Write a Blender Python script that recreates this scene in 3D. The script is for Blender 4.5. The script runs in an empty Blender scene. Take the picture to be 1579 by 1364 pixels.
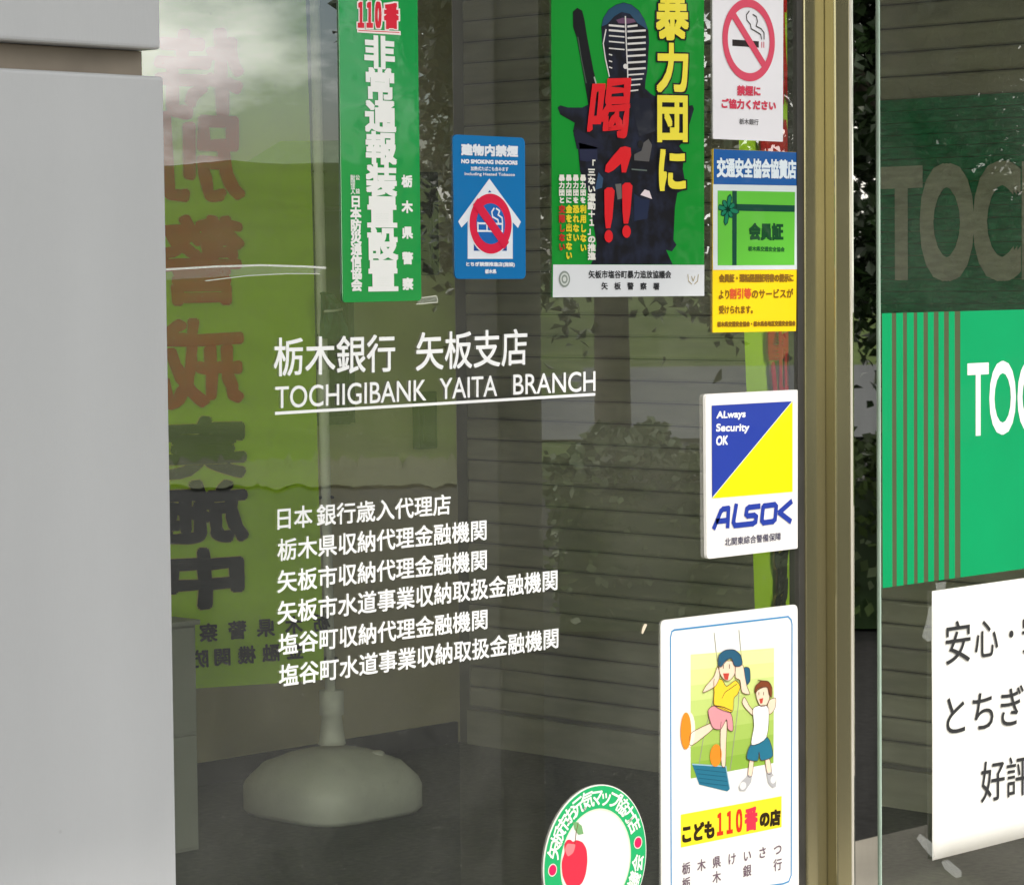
import bpy, bmesh, math, random
from mathutils import Vector, Matrix, noise as mnoise

random.seed(7)
scene = bpy.context.scene
COL = scene.collection
R = math.radians

# ------------------------------------------------------------------ camera
W, H, F = 1579.0, 1364.0, 4500.0
YAW, PITCH, ROLL = R(45.606), R(-3.320), R(-0.552)
CAM = Vector((0.0, -1.83, 1.45))
fw = Vector((math.sin(YAW) * math.cos(PITCH), math.cos(YAW) * math.cos(PITCH), math.sin(PITCH)))
rt = Vector((math.cos(YAW), -math.sin(YAW), 0.0))
up = rt.cross(fw)
rt, up = rt * math.cos(ROLL) + up * math.sin(ROLL), up * math.cos(ROLL) - rt * math.sin(ROLL)
cd = bpy.data.cameras.new('camera')
cam = bpy.data.objects.new('camera', cd)
COL.objects.link(cam)
cam.matrix_world = Matrix(((rt.x, up.x, -fw.x, CAM.x), (rt.y, up.y, -fw.y, CAM.y), (rt.z, up.z, -fw.z, CAM.z), (0, 0, 0, 1)))
cd.sensor_fit = 'HORIZONTAL'
cd.sensor_width = 36.0
cd.lens = 36.0 * F / W
cd.clip_start = 0.05
cd.clip_end = 3000
scene.camera = cam

# ------------------------------------------------------------------ sun and sky
SUN_AZ, SUN_EL = R(24), R(47)          # azimuth from the street side towards the left, elevation
S = Vector((-math.sin(SUN_AZ) * math.cos(SUN_EL), -math.cos(SUN_AZ) * math.cos(SUN_EL), math.sin(SUN_EL)))
world = bpy.data.worlds.new('World')
scene.world = world
world.use_nodes = True
wn, wl = world.node_tree.nodes, world.node_tree.links
wn.clear()
w_out = wn.new('ShaderNodeOutputWorld')
w_bg = wn.new('ShaderNodeBackground')
w_bg.inputs['Strength'].default_value = 0.15
sky = wn.new('ShaderNodeTexSky')
sky.sky_type = 'NISHITA'
sky.sun_disc = False
sky.sun_elevation = SUN_EL
sky.sun_rotation = math.atan2(S.x, S.y)
sky.air_density = 1.0
sky.dust_density = 1.0
tc = wn.new('ShaderNodeTexCoord')
mp = wn.new('ShaderNodeMapping')
mp.inputs['Scale'].default_value = (1.0, 1.0, 2.6)
mp.inputs['Location'].default_value = (0.35, 0.1, 0.0)
nz = wn.new('ShaderNodeTexNoise')
nz.inputs['Scale'].default_value = 7.0
nz.inputs['Detail'].default_value = 7.0
nz.inputs['Roughness'].default_value = 0.55
rp = wn.new('ShaderNodeValToRGB')
rp.color_ramp.elements[0].position = 0.37
rp.color_ramp.elements[1].position = 0.57
mx = wn.new('ShaderNodeMix')
mx.data_type = 'RGBA'
mx.inputs[7].default_value = (27.0, 26.6, 25.2, 1)
wl.new(tc.outputs['Generated'], mp.inputs['Vector'])
wl.new(mp.outputs['Vector'], nz.inputs['Vector'])
wl.new(nz.outputs['Fac'], rp.inputs['Fac'])
wl.new(rp.outputs['Color'], mx.inputs[0])
wl.new(sky.outputs['Color'], mx.inputs[6])
wl.new(mx.outputs[2], w_bg.inputs['Color'])
wl.new(w_bg.outputs['Background'], w_out.inputs['Surface'])

sd = bpy.data.lights.new('sun', 'SUN')
sd.energy = 2.1
sd.angle = R(0.9)
sd.color = (1.0, 0.95, 0.87)
sun = bpy.data.objects.new('sun', sd)
COL.objects.link(sun)
sun.location = S * 30
sun.rotation_euler = S.to_track_quat('Z', 'Y').to_euler()

vs = scene.view_settings
vs.view_transform = 'Standard'
vs.look = 'None'
vs.gamma = 1.0
vs.use_curve_mapping = False
vs.exposure = -0.24
scene.cycles.use_denoising = True
scene.cycles.max_bounces = 10
scene.cycles.diffuse_bounces = 5
scene.cycles.transparent_max_bounces = 16
scene.cycles.sample_clamp_indirect = 6.0

# ------------------------------------------------------------------ picking points of real planes by looking at the photograph
def ray(px, py):
    return fw + rt * ((px - (W - 1) / 2) / F) - up * ((py - H / 2) / F)
def on_y(px, py, y=0.0):
    d = ray(px, py); return CAM + d * ((y - CAM.y) / d.y)
def on_x(px, py, x):
    d = ray(px, py); return CAM + d * ((x - CAM.x) / d.x)
def on_z(px, py, z):
    d = ray(px, py); return CAM + d * ((z - CAM.z) / d.z)
def mirrored(px, dist, z=0.0):
    """Ground position on the street side, DIST metres from the mirrored eye, that the glass shows in column px."""
    d = ray(px, 421.0); d.z = 0; d.normalize()
    return Vector((d.x * dist, -CAM.y - d.y * dist, z))

# ------------------------------------------------------------------ materials
def lin(r, g, b):
    f = lambda c: (c / 255 / 12.92) if c / 255 <= 0.04045 else ((c / 255 + 0.055) / 1.055) ** 2.4
    return (f(r), f(g), f(b), 1)
MATS = {}
def base_mat(name):
    m = bpy.data.materials.new(name); m.use_nodes = True
    return m, m.node_tree.nodes, m.node_tree.links, m.node_tree.nodes['Principled BSDF']
def grime(n, l, p, col, scale, amount, detail=4.0, stretch=(1, 1, 1)):
    t = n.new('ShaderNodeTexCoord'); mpp = n.new('ShaderNodeMapping'); mpp.inputs['Scale'].default_value = stretch
    z = n.new('ShaderNodeTexNoise'); z.inputs['Scale'].default_value = scale; z.inputs['Detail'].default_value = detail
    r = n.new('ShaderNodeValToRGB')
    r.color_ramp.elements[0].position = 0.3; r.color_ramp.elements[1].position = 0.72
    r.color_ramp.elements[0].color = tuple(c * (1 - amount) for c in col[:3]) + (1,)
    r.color_ramp.elements[1].color = tuple(min(1, c * (1 + amount * 0.5)) for c in col[:3]) + (1,)
    l.new(t.outputs['Object'], mpp.inputs['Vector']); l.new(mpp.outputs['Vector'], z.inputs['Vector'])
    l.new(z.outputs['Fac'], r.inputs['Fac']); l.new(r.outputs['Color'], p.inputs['Base Color'])
    return z, mpp, t
def surf(name, col, rough=0.6, metal=0.0, scale=12, amount=0.12, bump=0.0, bscale=60, coat=0.0, stretch=(1, 1, 1), spec=0.5):
    if name in MATS: return MATS[name]
    m, n, l, p = base_mat(name)
    z, mpp, t = grime(n, l, p, col, scale, amount, stretch=stretch)
    p.inputs['Roughness'].default_value = rough; p.inputs['Metallic'].default_value = metal
    p.inputs['Coat Weight'].default_value = coat; p.inputs['Coat Roughness'].default_value = 0.04
    p.inputs['Specular IOR Level'].default_value = spec
    if bump:
        z2 = n.new('ShaderNodeTexNoise'); z2.inputs['Scale'].default_value = bscale; z2.inputs['Detail'].default_value = 5
        b = n.new('ShaderNodeBump'); b.inputs['Strength'].default_value = bump; b.inputs['Distance'].default_value = 0.01
        l.new(mpp.outputs['Vector'], z2.inputs['Vector']); l.new(z2.outputs['Fac'], b.inputs['Height']); l.new(b.outputs['Normal'], p.inputs['Normal'])
    MATS[name] = m
    return m
def ink(r, g, b, coat=0.35):
    """Printed or plain laminated vinyl: a slightly uneven colour under a clear gloss coat."""
    key = 'vinyl_%d_%d_%d_%d' % (r, g, b, coat * 100)
    if key in MATS: return MATS[key]
    m, n, l, p = base_mat(key)
    grime(n, l, p, lin(r, g, b), 9, 0.06)
    p.inputs['Roughness'].default_value = 0.5
    p.inputs['Specular IOR Level'].default_value = 0.12
    p.inputs['Coat Weight'].default_value = coat
    p.inputs['Coat IOR'].default_value = 1.85 if coat > .9 else 1.45
    p.inputs['Coat Roughness'].default_value = 0.03
    zc_ = n.new('ShaderNodeTexNoise'); zc_.inputs['Scale'].default_value = 14.0; bc_ = n.new('ShaderNodeBump'); bc_.inputs['Strength'].default_value = 0.12; bc_.inputs['Distance'].default_value = 0.004
    tc_ = n.new('ShaderNodeTexCoord'); l.new(tc_.outputs['Object'], zc_.inputs['Vector']); l.new(zc_.outputs['Fac'], bc_.inputs['Height']); l.new(bc_.outputs['Normal'], p.inputs['Coat Normal'])
    MATS[key] = m
    return m
def paper(r, g, b):
    key = 'paper_%d_%d_%d' % (r, g, b)
    if key in MATS: return MATS[key]
    return surf(key, lin(r, g, b), rough=0.7, scale=8, amount=0.03, bump=0.05, bscale=25)

def glass_mat(name, tint, ior, dust):
    m = bpy.data.materials.new(name); m.use_nodes = True
    n, l = m.node_tree.nodes, m.node_tree.links; n.clear()
    out = n.new('ShaderNodeOutputMaterial'); tr = n.new('ShaderNodeBsdfTransparent'); gl = n.new('ShaderNodeBsdfGlossy')
    tr.inputs['Color'].default_value = tint; gl.inputs['Roughness'].default_value = 0.0; gl.inputs['Color'].default_value = (1, 1, 1, 1)
    fr = n.new('ShaderNodeFresnel')
    fr.inputs['IOR'].default_value = ior
    ge = n.new('ShaderNodeNewGeometry'); mu = n.new('ShaderNodeMath'); mu.operation = 'MULTIPLY'; iv = n.new('ShaderNodeMath'); iv.operation = 'SUBTRACT'
    iv.inputs[0].default_value = 1.0; l.new(ge.outputs['Backfacing'], iv.inputs[1]); l.new(fr.outputs['Fac'], mu.inputs[0]); l.new(iv.outputs[0], mu.inputs[1])   # coated outer faces only
    m1 = n.new('ShaderNodeMixShader'); l.new(mu.outputs[0], m1.inputs[0]); l.new(tr.outputs[0], m1.inputs[1]); l.new(gl.outputs[0], m1.inputs[2])
    df = n.new('ShaderNodeBsdfDiffuse'); df.inputs['Color'].default_value = (0.62, 0.61, 0.57, 1)
    t = n.new('ShaderNodeTexCoord')
    z1 = n.new('ShaderNodeTexNoise'); z1.inputs['Scale'].default_value = 5.0; z1.inputs['Detail'].default_value = 8.0; z1.inputs['Roughness'].default_value = 0.65
    z2 = n.new('ShaderNodeTexNoise'); z2.inputs['Scale'].default_value = 240.0; z2.inputs['Detail'].default_value = 3.0
    r1 = n.new('ShaderNodeMapRange'); r1.inputs[1].default_value = 0.36; r1.inputs[2].default_value = 0.72; r1.inputs[3].default_value = 0.0; r1.inputs[4].default_value = dust
    r2 = n.new('ShaderNodeMapRange'); r2.inputs[1].default_value = 0.66; r2.inputs[2].default_value = 0.74; r2.inputs[3].default_value = 0.0; r2.inputs[4].default_value = dust * 3
    ad = n.new('ShaderNodeMath'); ad.operation = 'ADD'; ad.use_clamp = True
    for z in (z1, z2): l.new(t.outputs['Object'], z.inputs['Vector'])
    l.new(z1.outputs['Fac'], r1.inputs[0]); l.new(z2.outputs['Fac'], r2.inputs[0]); l.new(r1.outputs[0], ad.inputs[0]); l.new(r2.outputs[0], ad.inputs[1])
    vo = n.new('ShaderNodeTexVoronoi'); vo.inputs['Scale'].default_value = 300.0; l.new(t.outputs['Object'], vo.inputs['Vector'])
    r3 = n.new('ShaderNodeMapRange'); r3.inputs[1].default_value = 0.10; r3.inputs[2].default_value = 0.22; r3.inputs[3].default_value = 1.0; r3.inputs[4].default_value = 0.0
    sx = n.new('ShaderNodeSeparateColor'); gt = n.new('ShaderNodeMath'); gt.operation = 'GREATER_THAN'; gt.inputs[1].default_value = 0.80
    pr = n.new('ShaderNodeMath'); pr.operation = 'MULTIPLY'; pw = n.new('ShaderNodeMath'); pw.operation = 'MULTIPLY'; pw.inputs[1].default_value = dust * 3.5; ad2 = n.new('ShaderNodeMath'); ad2.operation = 'ADD'; ad2.use_clamp = True
    l.new(vo.outputs['Distance'], r3.inputs[0]); l.new(vo.outputs['Color'], sx.inputs[0]); l.new(sx.outputs[0], gt.inputs[0]); l.new(r3.outputs[0], pr.inputs[0]); l.new(gt.outputs[0], pr.inputs[1]); l.new(pr.outputs[0], pw.inputs[0])
    l.new(ad.outputs[0], ad2.inputs[0]); l.new(pw.outputs[0], ad2.inputs[1])   # specks of dust
    m2 = n.new('ShaderNodeMixShader'); l.new(ad2.outputs[0], m2.inputs[0]); l.new(m1.outputs[0], m2.inputs[1]); l.new(df.outputs[0], m2.inputs[2])
    l.new(m2.outputs[0], out.inputs['Surface'])
    MATS[name] = m
    return m
def film_mat(name, col, opacity):
    m = bpy.data.materials.new(name); m.use_nodes = True
    n, l = m.node_tree.nodes, m.node_tree.links
    p = n['Principled BSDF']; out = n['Material Output']; tr = n.new('ShaderNodeBsdfTransparent'); mixs = n.new('ShaderNodeMixShader')
    p.inputs['Base Color'].default_value = col; p.inputs['Roughness'].default_value = 0.25
    z = n.new('ShaderNodeTexNoise'); z.inputs['Scale'].default_value = 90; mr = n.new('ShaderNodeMapRange')
    mr.inputs[1].default_value = 0.35; mr.inputs[2].default_value = 0.65; mr.inputs[3].default_value = opacity * 0.5; mr.inputs[4].default_value = min(1, opacity * 1.5)
    l.new(z.outputs['Fac'], mr.inputs[0]); l.new(mr.outputs[0], mixs.inputs[0]); l.new(tr.outputs[0], mixs.inputs[1]); l.new(p.outputs[0], mixs.inputs[2])
    l.new(mixs.outputs[0], out.inputs['Surface'])
    return m

GLASS = glass_mat('reflective_glass', (0.94, 0.96, 0.91, 1), 3.0, 0.034)
GLASS_DOOR = glass_mat('door_glass', (0.94, 0.96, 0.92, 1), 1.75, 0.03)
TAPE = film_mat('clear_tape', (0.7, 0.72, 0.70, 1), 0.2)
PANEL = surf('grey_panel', (0.382, 0.388, 0.402, 1), rough=0.45, metal=0.0, scale=3, amount=0.07, bump=0.05, bscale=140, coat=0.12, stretch=(2.5, 2.5, .5))
_n, _l = PANEL.node_tree.nodes, PANEL.node_tree.links; _p = _n['Principled BSDF']; _src = _p.inputs['Base Color'].links[0].from_socket
_t = _n.new('ShaderNodeTexCoord'); _v = _n.new('ShaderNodeTexVoronoi'); _v.inputs['Scale'].default_value = 16.0; _mr = _n.new('ShaderNodeMapRange'); _mr.inputs[1].default_value = .02; _mr.inputs[2].default_value = .05; _mr.inputs[3].default_value = .55; _mr.inputs[4].default_value = 0.0
_mx = _n.new('ShaderNodeMix'); _mx.data_type = 'RGBA'; _mx.inputs[7].default_value = (.12, .11, .10, 1)
_l.new(_t.outputs['Object'], _v.inputs['Vector']); _l.new(_v.outputs['Distance'], _mr.inputs[0]); _l.new(_mr.outputs[0], _mx.inputs[0]); _l.new(_src, _mx.inputs[6]); _l.new(_mx.outputs[2], _p.inputs['Base Color'])
SEAL = surf('joint_seal', (0.20, 0.165, 0.125, 1), rough=0.7, scale=14, amount=0.3)
BRONZE = surf('bronze_aluminium', (0.40, 0.36, 0.21, 1), rough=0.16, metal=0.8, scale=30, amount=0.12, stretch=(1, 1, 0.05))
GASKET = surf('black_gasket', (0.03, 0.027, 0.022, 1), rough=0.55, scale=30, amount=0.3)
EDGE = surf('pale_highlight', (0.62, 0.58, 0.5, 1), rough=0.35, metal=0.3, scale=20, amount=0.1)
GLASSEDGE = surf('glass_edge', (0.42, 0.55, 0.46, 1), rough=0.2, scale=20, amount=0.2)
MIRROR = surf('polished_dark_steel', (0.50, 0.49, 0.46, 1), rough=0.01, metal=1.0, scale=25, amount=0.25, stretch=(1, 1, 0.2))
BEIGE = surf('beige_wall', (0.58, 0.51, 0.34, 1), rough=0.75, spec=0.15, scale=5, amount=0.08, bump=0.08, bscale=80)
SLAT = surf('grey_slat', (0.40, 0.38, 0.30, 1), rough=0.6, spec=0.15, scale=18, amount=0.25, stretch=(1, 0.2, 1), bump=0.06, bscale=70)
SLATGAP = surf('slat_gap', (0.16, 0.155, 0.13, 1), rough=0.8)
FLOOR = surf('dark_floor_tile', (0.075, 0.088, 0.056, 1), rough=0.5, spec=0.15, scale=60, amount=0.5)
CEIL = surf('white_ceiling', (0.75, 0.75, 0.72, 1), rough=0.8)
DARK = surf('dark_device', (0.025, 0.025, 0.024, 1), rough=0.4)
SKIRT = surf('dark_skirting', (0.05, 0.05, 0.045, 1), rough=0.5)
WHITEPL = surf('white_plastic', (0.84, 0.83, 0.76, 1), rough=0.45, scale=20, amount=0.08)
LIME = surf('lime_cloth', (0.50, 0.78, 0.03, 1), rough=0.8, spec=0.08, scale=6, amount=0.08, bump=0.15, bscale=8)
RED = surf('red_cloth_print', (0.62, 0.012, 0.010, 1), rough=0.8, spec=0.08, scale=8, amount=0.1)
BLACK = surf('black_cloth_print', (0.02, 0.022, 0.018, 1), rough=0.8, spec=0.08)
GOLD = surf('gold_cloth_print', (0.62, 0.55, 0.12, 1), rough=0.8, spec=0.08)
ASPHALT = surf('asphalt', (0.03, 0.03, 0.03, 1), rough=0.85, spec=0.08, scale=40, amount=0.3, bump=0.3, bscale=300)
PAVE = surf('pale_paving', (0.36, 0.33, 0.28, 1), rough=0.8, scale=4, amount=0.15)
ROAD = surf('road_asphalt', (0.045, 0.05, 0.055, 1), rough=0.85, scale=20, amount=0.2)
GRASS = surf('meadow_grass', (0.058, 0.092, 0.010, 1), rough=0.85, spec=0.1, scale=0.35, amount=0.35, bump=0.6, bscale=6)
STRAW = surf('dry_grass', (0.058, 0.07, 0.014, 1), rough=0.9, scale=1.2, amount=0.3, bump=0.5, bscale=8)
LEAF = surf('dark_leaf', (0.022, 0.045, 0.014, 1), rough=0.3, scale=3, amount=0.4, spec=0.4)
HEDGE = surf('hedge_leaf', (0.05, 0.085, 0.018, 1), rough=0.5, scale=3, amount=0.4)
BARK = surf('bark', (0.09, 0.075, 0.06, 1), rough=0.9, scale=10, amount=0.4, bump=0.5, bscale=25)
ROOF = surf('far_roof', (0.20, 0.26, 0.16, 1), rough=0.7, scale=2, amount=0.2)
WALLF = surf('far_wall', (0.33, 0.34, 0.26, 1), rough=0.8, scale=2, amount=0.1)

# ------------------------------------------------------------------ object helpers
def link(name, data, parent=None, loc=None):
    o = bpy.data.objects.new(name, data); COL.objects.link(o)
    if parent is not None: o.parent = parent
    if loc is not None: o.location = loc
    return o
def tag(o, label=None, cat=None, group=None, kind=None):
    if label: o['label'] = label
    if cat: o['category'] = cat
    if group: o['group'] = group
    if kind: o['kind'] = kind
    return o
def thing(name, label, cat, loc=(0, 0, 0), group=None):
    o = link(name, None, None, loc); o.empty_display_size = 0.05
    return tag(o, label, cat, group)
def mesh(name, verts, faces, mats, parent=None, midx=None, smooth=False, loc=None):
    me = bpy.data.meshes.new(name)
    me.from_pydata([tuple(v) for v in verts], [], faces)
    for m in (mats if isinstance(mats, (list, tuple)) else [mats]): me.materials.append(m)
    if midx: me.polygons.foreach_set('material_index', midx)
    if smooth: me.polygons.foreach_set('use_smooth', [True] * len(me.polygons))
    me.update()
    return link(name, me, parent, loc)
BOXF = [(0, 3, 2, 1), (4, 5, 6, 7), (0, 1, 5, 4), (1, 2, 6, 5), (2, 3, 7, 6), (3, 0, 4, 7)]
def boxv(x0, x1, y0, y1, z0, z1):
    return [(x0, y0, z0), (x1, y0, z0), (x1, y1, z0), (x0, y1, z0), (x0, y0, z1), (x1, y0, z1), (x1, y1, z1), (x0, y1, z1)]
def box(name, b, mat, parent=None, bevel=0.0):
    """Box from world bounds; its vertices are local to the parent's location."""
    o = Vector(parent.location) if parent is not None and parent.parent is None else Vector((0, 0, 0))
    if parent is not None and parent.parent is not None: o = Vector(parent.parent.location) + Vector(parent.location)
    v = [Vector(p) - o for p in boxv(*b)]
    if not bevel:
        return mesh(name, v, BOXF, mat, parent)
    bm = bmesh.new(); vs_ = [bm.verts.new(p) for p in v]
    for f in BOXF: bm.faces.new([vs_[i] for i in f])
    bmesh.ops.bevel(bm, geom=bm.edges[:], offset=bevel, segments=3, affect='EDGES', profile=0.6)
    me = bpy.data.meshes.new(name); bm.to_mesh(me); bm.free(); me.materials.append(mat)
    return link(name, me, parent)
def tube(name, path, radii, mat, parent=None, seg=10, origin=None):
    origin = origin or Vector((0, 0, 0)); V = []; Fc = []
    for i, (p, r) in enumerate(zip(path, radii)):
        p = Vector(p); a = Vector(path[max(0, i - 1)]); b = Vector(path[min(len(path) - 1, i + 1)])
        d = (b - a).normalized(); s = d.orthogonal().normalized() if i == 0 else (s - d * s.dot(d)).normalized(); t = d.cross(s)
        for k in range(seg):
            an = 2 * math.pi * k / seg; V.append(p + (s * math.cos(an) + t * math.sin(an)) * r - origin)
    for i in range(len(path) - 1):
        for k in range(seg):
            Fc.append((i * seg + k, i * seg + (k + 1) % seg, (i + 1) * seg + (k + 1) % seg, (i + 1) * seg + k))
    Fc.append(tuple(range(seg))[::-1]); Fc.append(tuple(range((len(path) - 1) * seg, len(path) * seg)))
    return mesh(name, V, Fc, mat, parent, smooth=True)

# ------------------------------------------------------------------ lettering: flat meshes cut from the built-in typeface
GLYPH = {}
def glyphs(s):
    """(verts, faces) of a line of text set in the built-in font, size 1."""
    if s in GLYPH: return GLYPH[s]
    cu = bpy.data.curves.new('line', 'FONT'); cu.body = s; cu.resolution_u = 4; cu.fill_mode = 'FRONT'
    o = bpy.data.objects.new('line', cu); COL.objects.link(o)
    bpy.context.view_layer.update()
    me = o.to_mesh()
    v = [(p.co.x, p.co.y) for p in me.vertices]; f = [tuple(p.vertices) for p in me.polygons]
    o.to_mesh_clear(); bpy.data.objects.remove(o); bpy.data.curves.remove(cu)
    GLYPH[s] = (v, f)
    return GLYPH[s]
LAYER = 0.00012
class Print:
    """Flat print on a sheet that lies in the plane y = const: several inks, laid over each other in thin layers."""
    def __init__(self, origin, y=0.0):
        self.o = Vector(origin); self.y = y; self.reset()
    def reset(self):
        self.v, self.f, self.mi, self.mats = [], [], [], []
    def slot(self, m):
        if m not in self.mats: self.mats.append(m)
        return self.mats.index(m)
    def at(self, p):
        w = on_y(p[0], p[1], self.y); return Vector((w.x, w.z))
    def face(self, pts, mat, layer):
        b = len(self.v); y = self.y - 0.0012 - layer * LAYER
        area = sum(pts[i][0] * pts[(i + 1) % len(pts)][1] - pts[(i + 1) % len(pts)][0] * pts[i][1] for i in range(len(pts)))
        if area < 0: pts = pts[::-1]
        for p in pts: self.v.append((p[0] - self.o.x, y - self.o.y, p[1] - self.o.z))
        self.f.append(tuple(range(b, b + len(pts)))); self.mi.append(self.slot(mat))
    def poly(self, pts, mat, layer=1):
        self.face([self.at(p) for p in pts], mat, layer)
    def line(self, pts, width, mat, layer=2, metric=False):
        P = pts if metric else [self.at(p) for p in pts]
        w = width if metric else width / F * (on_y(pts[0][0], pts[0][1], self.y) - CAM).length
        for i_, (a, b) in enumerate(zip(P, P[1:])):
            d = (b - a)
            if d.length < 1e-7: continue
            d.normalize(); nn = Vector((-d.y, d.x)) * w / 2; e = d * w * 0.3
            self.face([a - e + nn, a - e - nn, b + e - nn, b + e + nn], mat, layer + .13 * i_)
    def disc(self, c, rx, ry, mat, layer=1, n=28):
        """Ellipse given by its centre and half sizes in the picture."""
        C = self.at(c); X = self.at((c[0] + rx, c[1])) - C; Y = self.at((c[0], c[1] - ry)) - C
        self.face([C + Vector((1, 0)) * X.x * math.cos(2 * math.pi * k / n) + Vector((0, 1)) * Y.y * math.sin(2 * math.pi * k / n) for k in range(n)], mat, layer)
    def ring(self, C, r0, r1, mat, layer=2, n=64):
        for k in range(n):
            a, b = 2 * math.pi * k / n, 2 * math.pi * (k + 1) / n
            q = lambda r, t: C + Vector((r * math.cos(t), r * math.sin(t)))
            self.face([q(r0, a), q(r1, a), q(r1, b), q(r0, b)], mat, layer)
    def put(self, s, fn, mat, bold, layer):
        """Glyphs of s through fn: font units -> (X, Z) metres; bold metres are added round the strokes."""
        v, f = glyphs(s); offs = [(0, 0)]
        if bold > 0:
            offs += [(bold * a_, bold * b_) for a_ in (-1, 0, 1) for b_ in (-1, 0, 1) if a_ or b_]
            if bold > 0.0015: offs += [(bold * .5 * a_, bold * .5 * b_) for a_ in (-1, 0, 1) for b_ in (-1, 0, 1) if a_ or b_]
            if bold > 0.002: offs += [(bold * a_, bold * .5 * b_) for a_ in (-1, 1) for b_ in (-1, 1)] + [(bold * .5 * a_, bold * b_) for a_ in (-1, 1) for b_ in (-1, 1)]
        mapped = [fn(p) for p in v]; si = self.slot(mat)
        for j, (dx, dz) in enumerate(offs):
            b = len(self.v); y = self.y - 0.0012 - layer * LAYER - (len(offs) - j) * 4e-6
            for p in mapped: self.v.append((p[0] + dx - self.o.x, y - self.o.y, p[1] + dz - self.o.z))
            for q in f: self.f.append(tuple(b + i for i in q)); self.mi.append(si)
    def text(self, s, p0, px, py, mat, bold=0.0, layer=3):
        """Text fitted to p0 (lower left), px (lower right), py (upper left), all in the picture."""
        A, U, V = self.at(p0), self.at(px) - self.at(p0), self.at(py) - self.at(p0)
        v, f = glyphs(s); x0 = min(p[0] for p in v); x1 = max(p[0] for p in v); y0 = min(p[1] for p in v); y1 = max(p[1] for p in v)
        if y1 - y0 < 0.3: y0 -= 0.2; y1 += 0.2
        L = U.length; Hh = V.length; b = min(bold, 0.4 * Hh, 0.4 * L)
        sx = (L - 2 * b) / L; sy = (Hh - 2 * b) / Hh
        fn = lambda p: A + U * (b / L + sx * (p[0] - x0) / (x1 - x0)) + V * (b / Hh + sy * (p[1] - y0) / (y1 - y0))
        self.put(s, fn, mat, b, layer)
    def cells(self, s, p0, p1, w, h, mat, bold=0.0, layer=3):
        """One character per cell; cell centres run from p0 to p1, w and h are the character's size in the picture."""
        n = len(s)
        for i, ch in enumerate(s):
            if ch == ' ': continue
            t = i / max(1, n - 1); c = (p0[0] + (p1[0] - p0[0]) * t, p0[1] + (p1[1] - p0[1]) * t)
            C = self.at(c); ww = self.at((c[0] + w, c[1])).x - C.x; hh = self.at((c[0], c[1] - h)).y - C.y
            fn = lambda p: C + Vector(((p[0] - 0.5) * ww / 0.94, (p[1] - 0.36) * hh / 0.94))
            self.put(ch, fn, mat, bold, layer)
    def build(self, name, parent):
        if not self.f: return None
        o = mesh(name, self.v, self.f, self.mats, parent, self.mi)
        self.reset()
        return o

def sheet(name, corners, mat, parent, y, radius=0.0, thick=0.0011, seg=5):
    """A thin sheet with rounded corners; corners: four picture points, clockwise from upper left."""
    P = [Vector((on_y(p[0], p[1], y).x, on_y(p[0], p[1], y).z)) for p in corners]; out = []
    for i in range(4):
        a, b, c = P[i - 1], P[i], P[(i + 1) % 4]
        r = radius[i] if isinstance(radius, (list, tuple)) else radius
        if r <= 0: out.append(b); continue
        u, w = (a - b).normalized() * r, (c - b).normalized() * r
        for k in range(seg + 1):
            t = k / seg; out.append(b + u * (1 - t) ** 2 + w * t ** 2)
    n = len(out); o = Vector(parent.location); yf = y - thick
    V = [Vector((p.x, yf, p.y)) - o for p in out] + [Vector((p.x, y, p.y)) - o for p in out]
    Fc = [tuple(range(n)), tuple(range(2 * n - 1, n - 1, -1))] + [(i, n + i, n + (i + 1) % n, (i + 1) % n) for i in range(n)]
    return mesh(name, V, Fc, mat, parent)
def zoom(ox, oy, s):
    return lambda x, y: (ox + x / s, oy + y / s)
def zl(z, pts): return [z(*p) for p in pts]

# ================================================================== the place
Xg = lambda px, y=0.0: on_y(px, 700, y).x
FLOOR_Z, CEIL_Z, BACK_Y, SIDE_X, LEFT_X = 0.15, 2.75, 3.92, 5.655, -1.2

# ground outside
tag(mesh('ground', [(-400, -900, -0.02), (900, -900, -0.02), (900, 60, -0.02), (-400, 60, -0.02)], [(0, 1, 2, 3)], GRASS), 'green meadow ground stretching away behind the car park', kind='structure')
tag(mesh('forecourt', [(-25, -22, -0.012), (34, -22, -0.012), (34, 0.3, -0.012), (-25, 0.3, -0.012)], [(0, 1, 2, 3)], ASPHALT), 'dark asphalt car park in front of the bank', kind='structure')
tag(mesh('pavement', boxv(-12, 20, -2.6, -0.02, -0.1, 0.03), BOXF, PAVE), 'pale paved strip along the glass front', kind='structure')
E1 = Vector((math.sin(YAW), -math.cos(YAW), 0)); E2 = Vector((math.cos(YAW), math.sin(YAW), 0)); EO = Vector((0, 1.83, 0))
def street(r, px, z=0.0):
    """Point on the street side at depth r, seen in the glass at picture column px."""
    p = EO + E1 * r + E2 * (r * (px - 789) / F); p.z = z; return p
def smooth(a, b, x):
    t = max(0.0, min(1.0, (x - a) / (b - a))); return t * t * (3 - 2 * t)
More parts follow.
